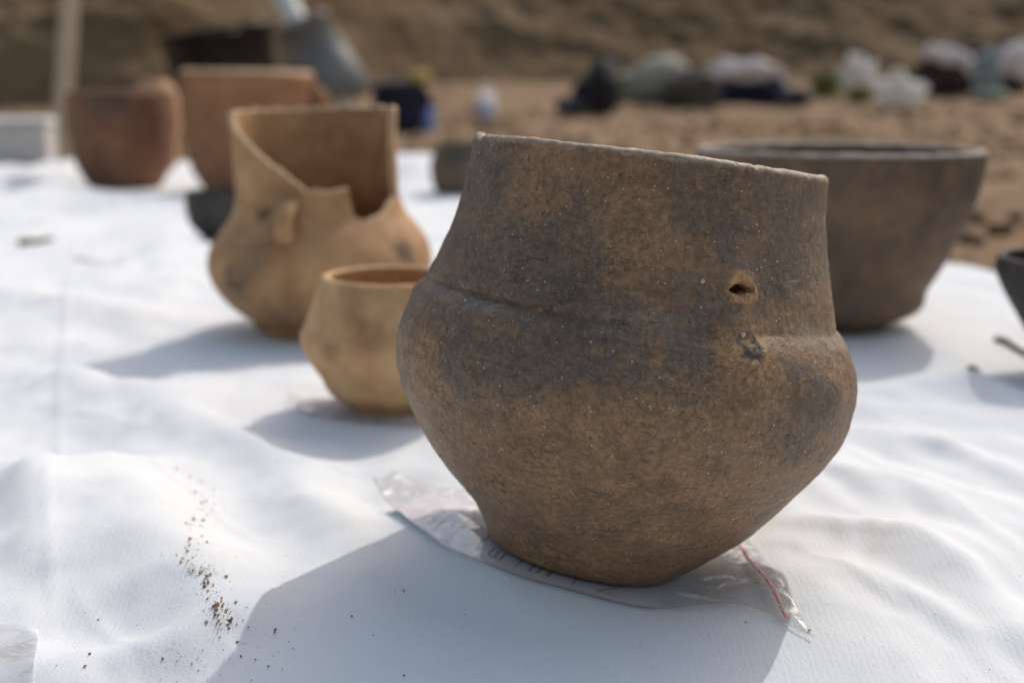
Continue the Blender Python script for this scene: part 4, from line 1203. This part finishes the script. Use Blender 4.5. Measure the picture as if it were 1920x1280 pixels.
blob(t, 'side_pocket', (62 * s, -10 * s, 22 * s), (18 * s, 20 * s, 22 * s), simple('slate_blue_nylon', (0.07, 0.10, 0.15), 0.6, 0.2, 20), 10.0, 0.1, 2.5)
t2 = blob(None, 'folded_cloth', (g[0] - 4 * s, g[1] - 4 * s, g[2] + 56 * s), (58 * s, 36 * s, 24 * s), FAB_PINK, 11.0, 0.22, 2.3, 0.12)
tag(t2, 'pinkish white cloth heaped on top of the flat navy backpack', 'cloth')
g = gnd(1490, 197); s = g[1] / 2400
t = root('blue_pouch', g, 'small dark blue pouch on the soil right of the navy backpack', 'pouch')
blob(t, 'body', (0, 0, 13 * s), (28 * s, 18 * s, 16 * s), simple('dark_slate_nylon', (0.035, 0.045, 0.065), 0.6, 0.2, 20), 12.0, 0.15, 2.4)
strap(t, 'strap', [(-16 * s, -12 * s, 22 * s), (0, -22 * s, 27 * s), (15 * s, -14 * s, 22 * s)], 2.5 * s, FAB_BLACK)
g = gnd(1605, 172); s = g[1] / 2400
t = root('white_plastic_bag', g, 'glossy crumpled white plastic bag on the bank foot, higher and smaller one', 'bag')
blob(t, 'body', (0, 0, 26 * s), (29 * s, 20 * s, 22 * s), PLASTIC_BAG, 13.0, 0.55, 2.0, 0.5)
strap(t, 'handle', [(-14 * s, -8 * s, 48 * s), (-10 * s, -12 * s, 66 * s), (6 * s, -10 * s, 64 * s), (10 * s, -6 * s, 46 * s)], 3.5 * s, PLASTIC_BAG)
g = gnd(1685, 206); s = g[1] / 2400
t = root('white_plastic_bag', g, 'bright white plastic bag sitting on the soil, larger and nearer one', 'bag')
blob(t, 'body', (0, 0, 28 * s), (33 * s, 26 * s, 26 * s), PLASTIC_BAG, 14.0, 0.5, 2.0, 0.45)
strap(t, 'handle', [(-18 * s, -8 * s, 54 * s), (-14 * s, -10 * s, 72 * s), (0, -10 * s, 70 * s), (2 * s, -6 * s, 54 * s)], 4 * s, PLASTIC_BAG)
g = gnd(1775, 182); s = g[1] / 2400
t = root('wine_red_bag', g, 'wine red bag under a white garment at the bank foot', 'bag')
blob(t, 'body', (-6 * s, 0, 32 * s), (62 * s, 36 * s, 42 * s), FAB_WINE, 15.0, 0.18, 2.4)
blob(t, 'top_flap', (30 * s, 10 * s, 78 * s), (36 * s, 20 * s, 16 * s), FAB_WINE, 15.7, 0.18, 2.4)
t2 = put('white_garment', None) if False else blob(None, 'white_garment', (g[0] + 8 * s, g[1] - 26 * s, g[2] + 64 * s), (62 * s, 16 * s, 17 * s), FAB_PINK, 16.0, 0.2, 2.3, 0.15)
t2.data.transform(Matrix.Translation((g[0], g[1], g[2] + 64 * s)) @ Matrix.Rotation(R_(22), 4, 'Y') @ Matrix.Translation((-g[0], -g[1], -g[2] - 64 * s)))
tag(t2, 'white garment draped slanting over the wine red bag', 'garment')
g = gnd(1845, 186); s = g[1] / 2400
t = root('teal_towel', g, 'grey teal towel hanging in a fold right of the white garment', 'towel')
blob(t, 'towel_fold', (0, 0, 40 * s), (22 * s, 22 * s, 48 * s), FAB_TEAL, 17.0, 0.15, 2.4, 0.1)
blob(t, 'towel_end', (4 * s, -12 * s, 10 * s), (30 * s, 18 * s, 12 * s), simple('pale_teal_cloth', (0.40, 0.46, 0.40), 0.85, 0.15, 12), 18.0, 0.15, 2.2)
g = gnd(1900, 172); s = g[1] / 2400
t = root('white_sack', g, 'white sack with a dark base at the right edge of the view', 'sack')
blob(t, 'body', (4 * s, 0, 46 * s), (36 * s, 28 * s, 40 * s), FAB_PINK, 19.0, 0.15, 2.2, 0.1)
blob(t, 'base', (-14 * s, -10 * s, 12 * s), (36 * s, 24 * s, 16 * s), FAB_WINE, 20.0, 0.15, 2.4)

# small tuft of weeds
def tuft(px, py, h, n, label):
    g = gnd(px, py)
    t = root('weed', g, label, 'weed')
    for q in range(2):
        V, F = [], []
        for i in range(n):
            a = RS.rand() * 6.28; r0 = 0.10 * RS.rand(); x, y = r0 * math.cos(a), r0 * math.sin(a)
            l = h * (0.5 + 0.6 * RS.rand()); dx, dy = RS.normal(size=2) * 0.35 * l; w = 0.010
            b = a + 1.57; o0 = len(V)
            for k_, (tt, ww) in enumerate(((0, .6), (.5, 1), (1, .1))):
                for sg in (-1, 1): V.append((x + dx * tt * tt + sg * ww * w * math.cos(b), y + dy * tt * tt + sg * ww * w * math.sin(b), l * tt * (1 - .15 * tt)))
            F += [(o0, o0 + 1, o0 + 3, o0 + 2), (o0 + 2, o0 + 3, o0 + 5, o0 + 4)]
        p = put('leaves', make_mesh('leaves', V, F, simple('weed_green' + str(q), (0.16, 0.19, 0.045) if q else (0.10, 0.12, 0.04), 0.6, 0.25, 20)), t)
        p['kind'] = 'stuff'
tuft(1545, 182, 0.22, 90, 'green weed tuft growing at the bank foot left of the smaller white bag')
tuft(1612, 190, 0.12, 60, 'low olive weed tuft in front of the smaller white plastic bag')
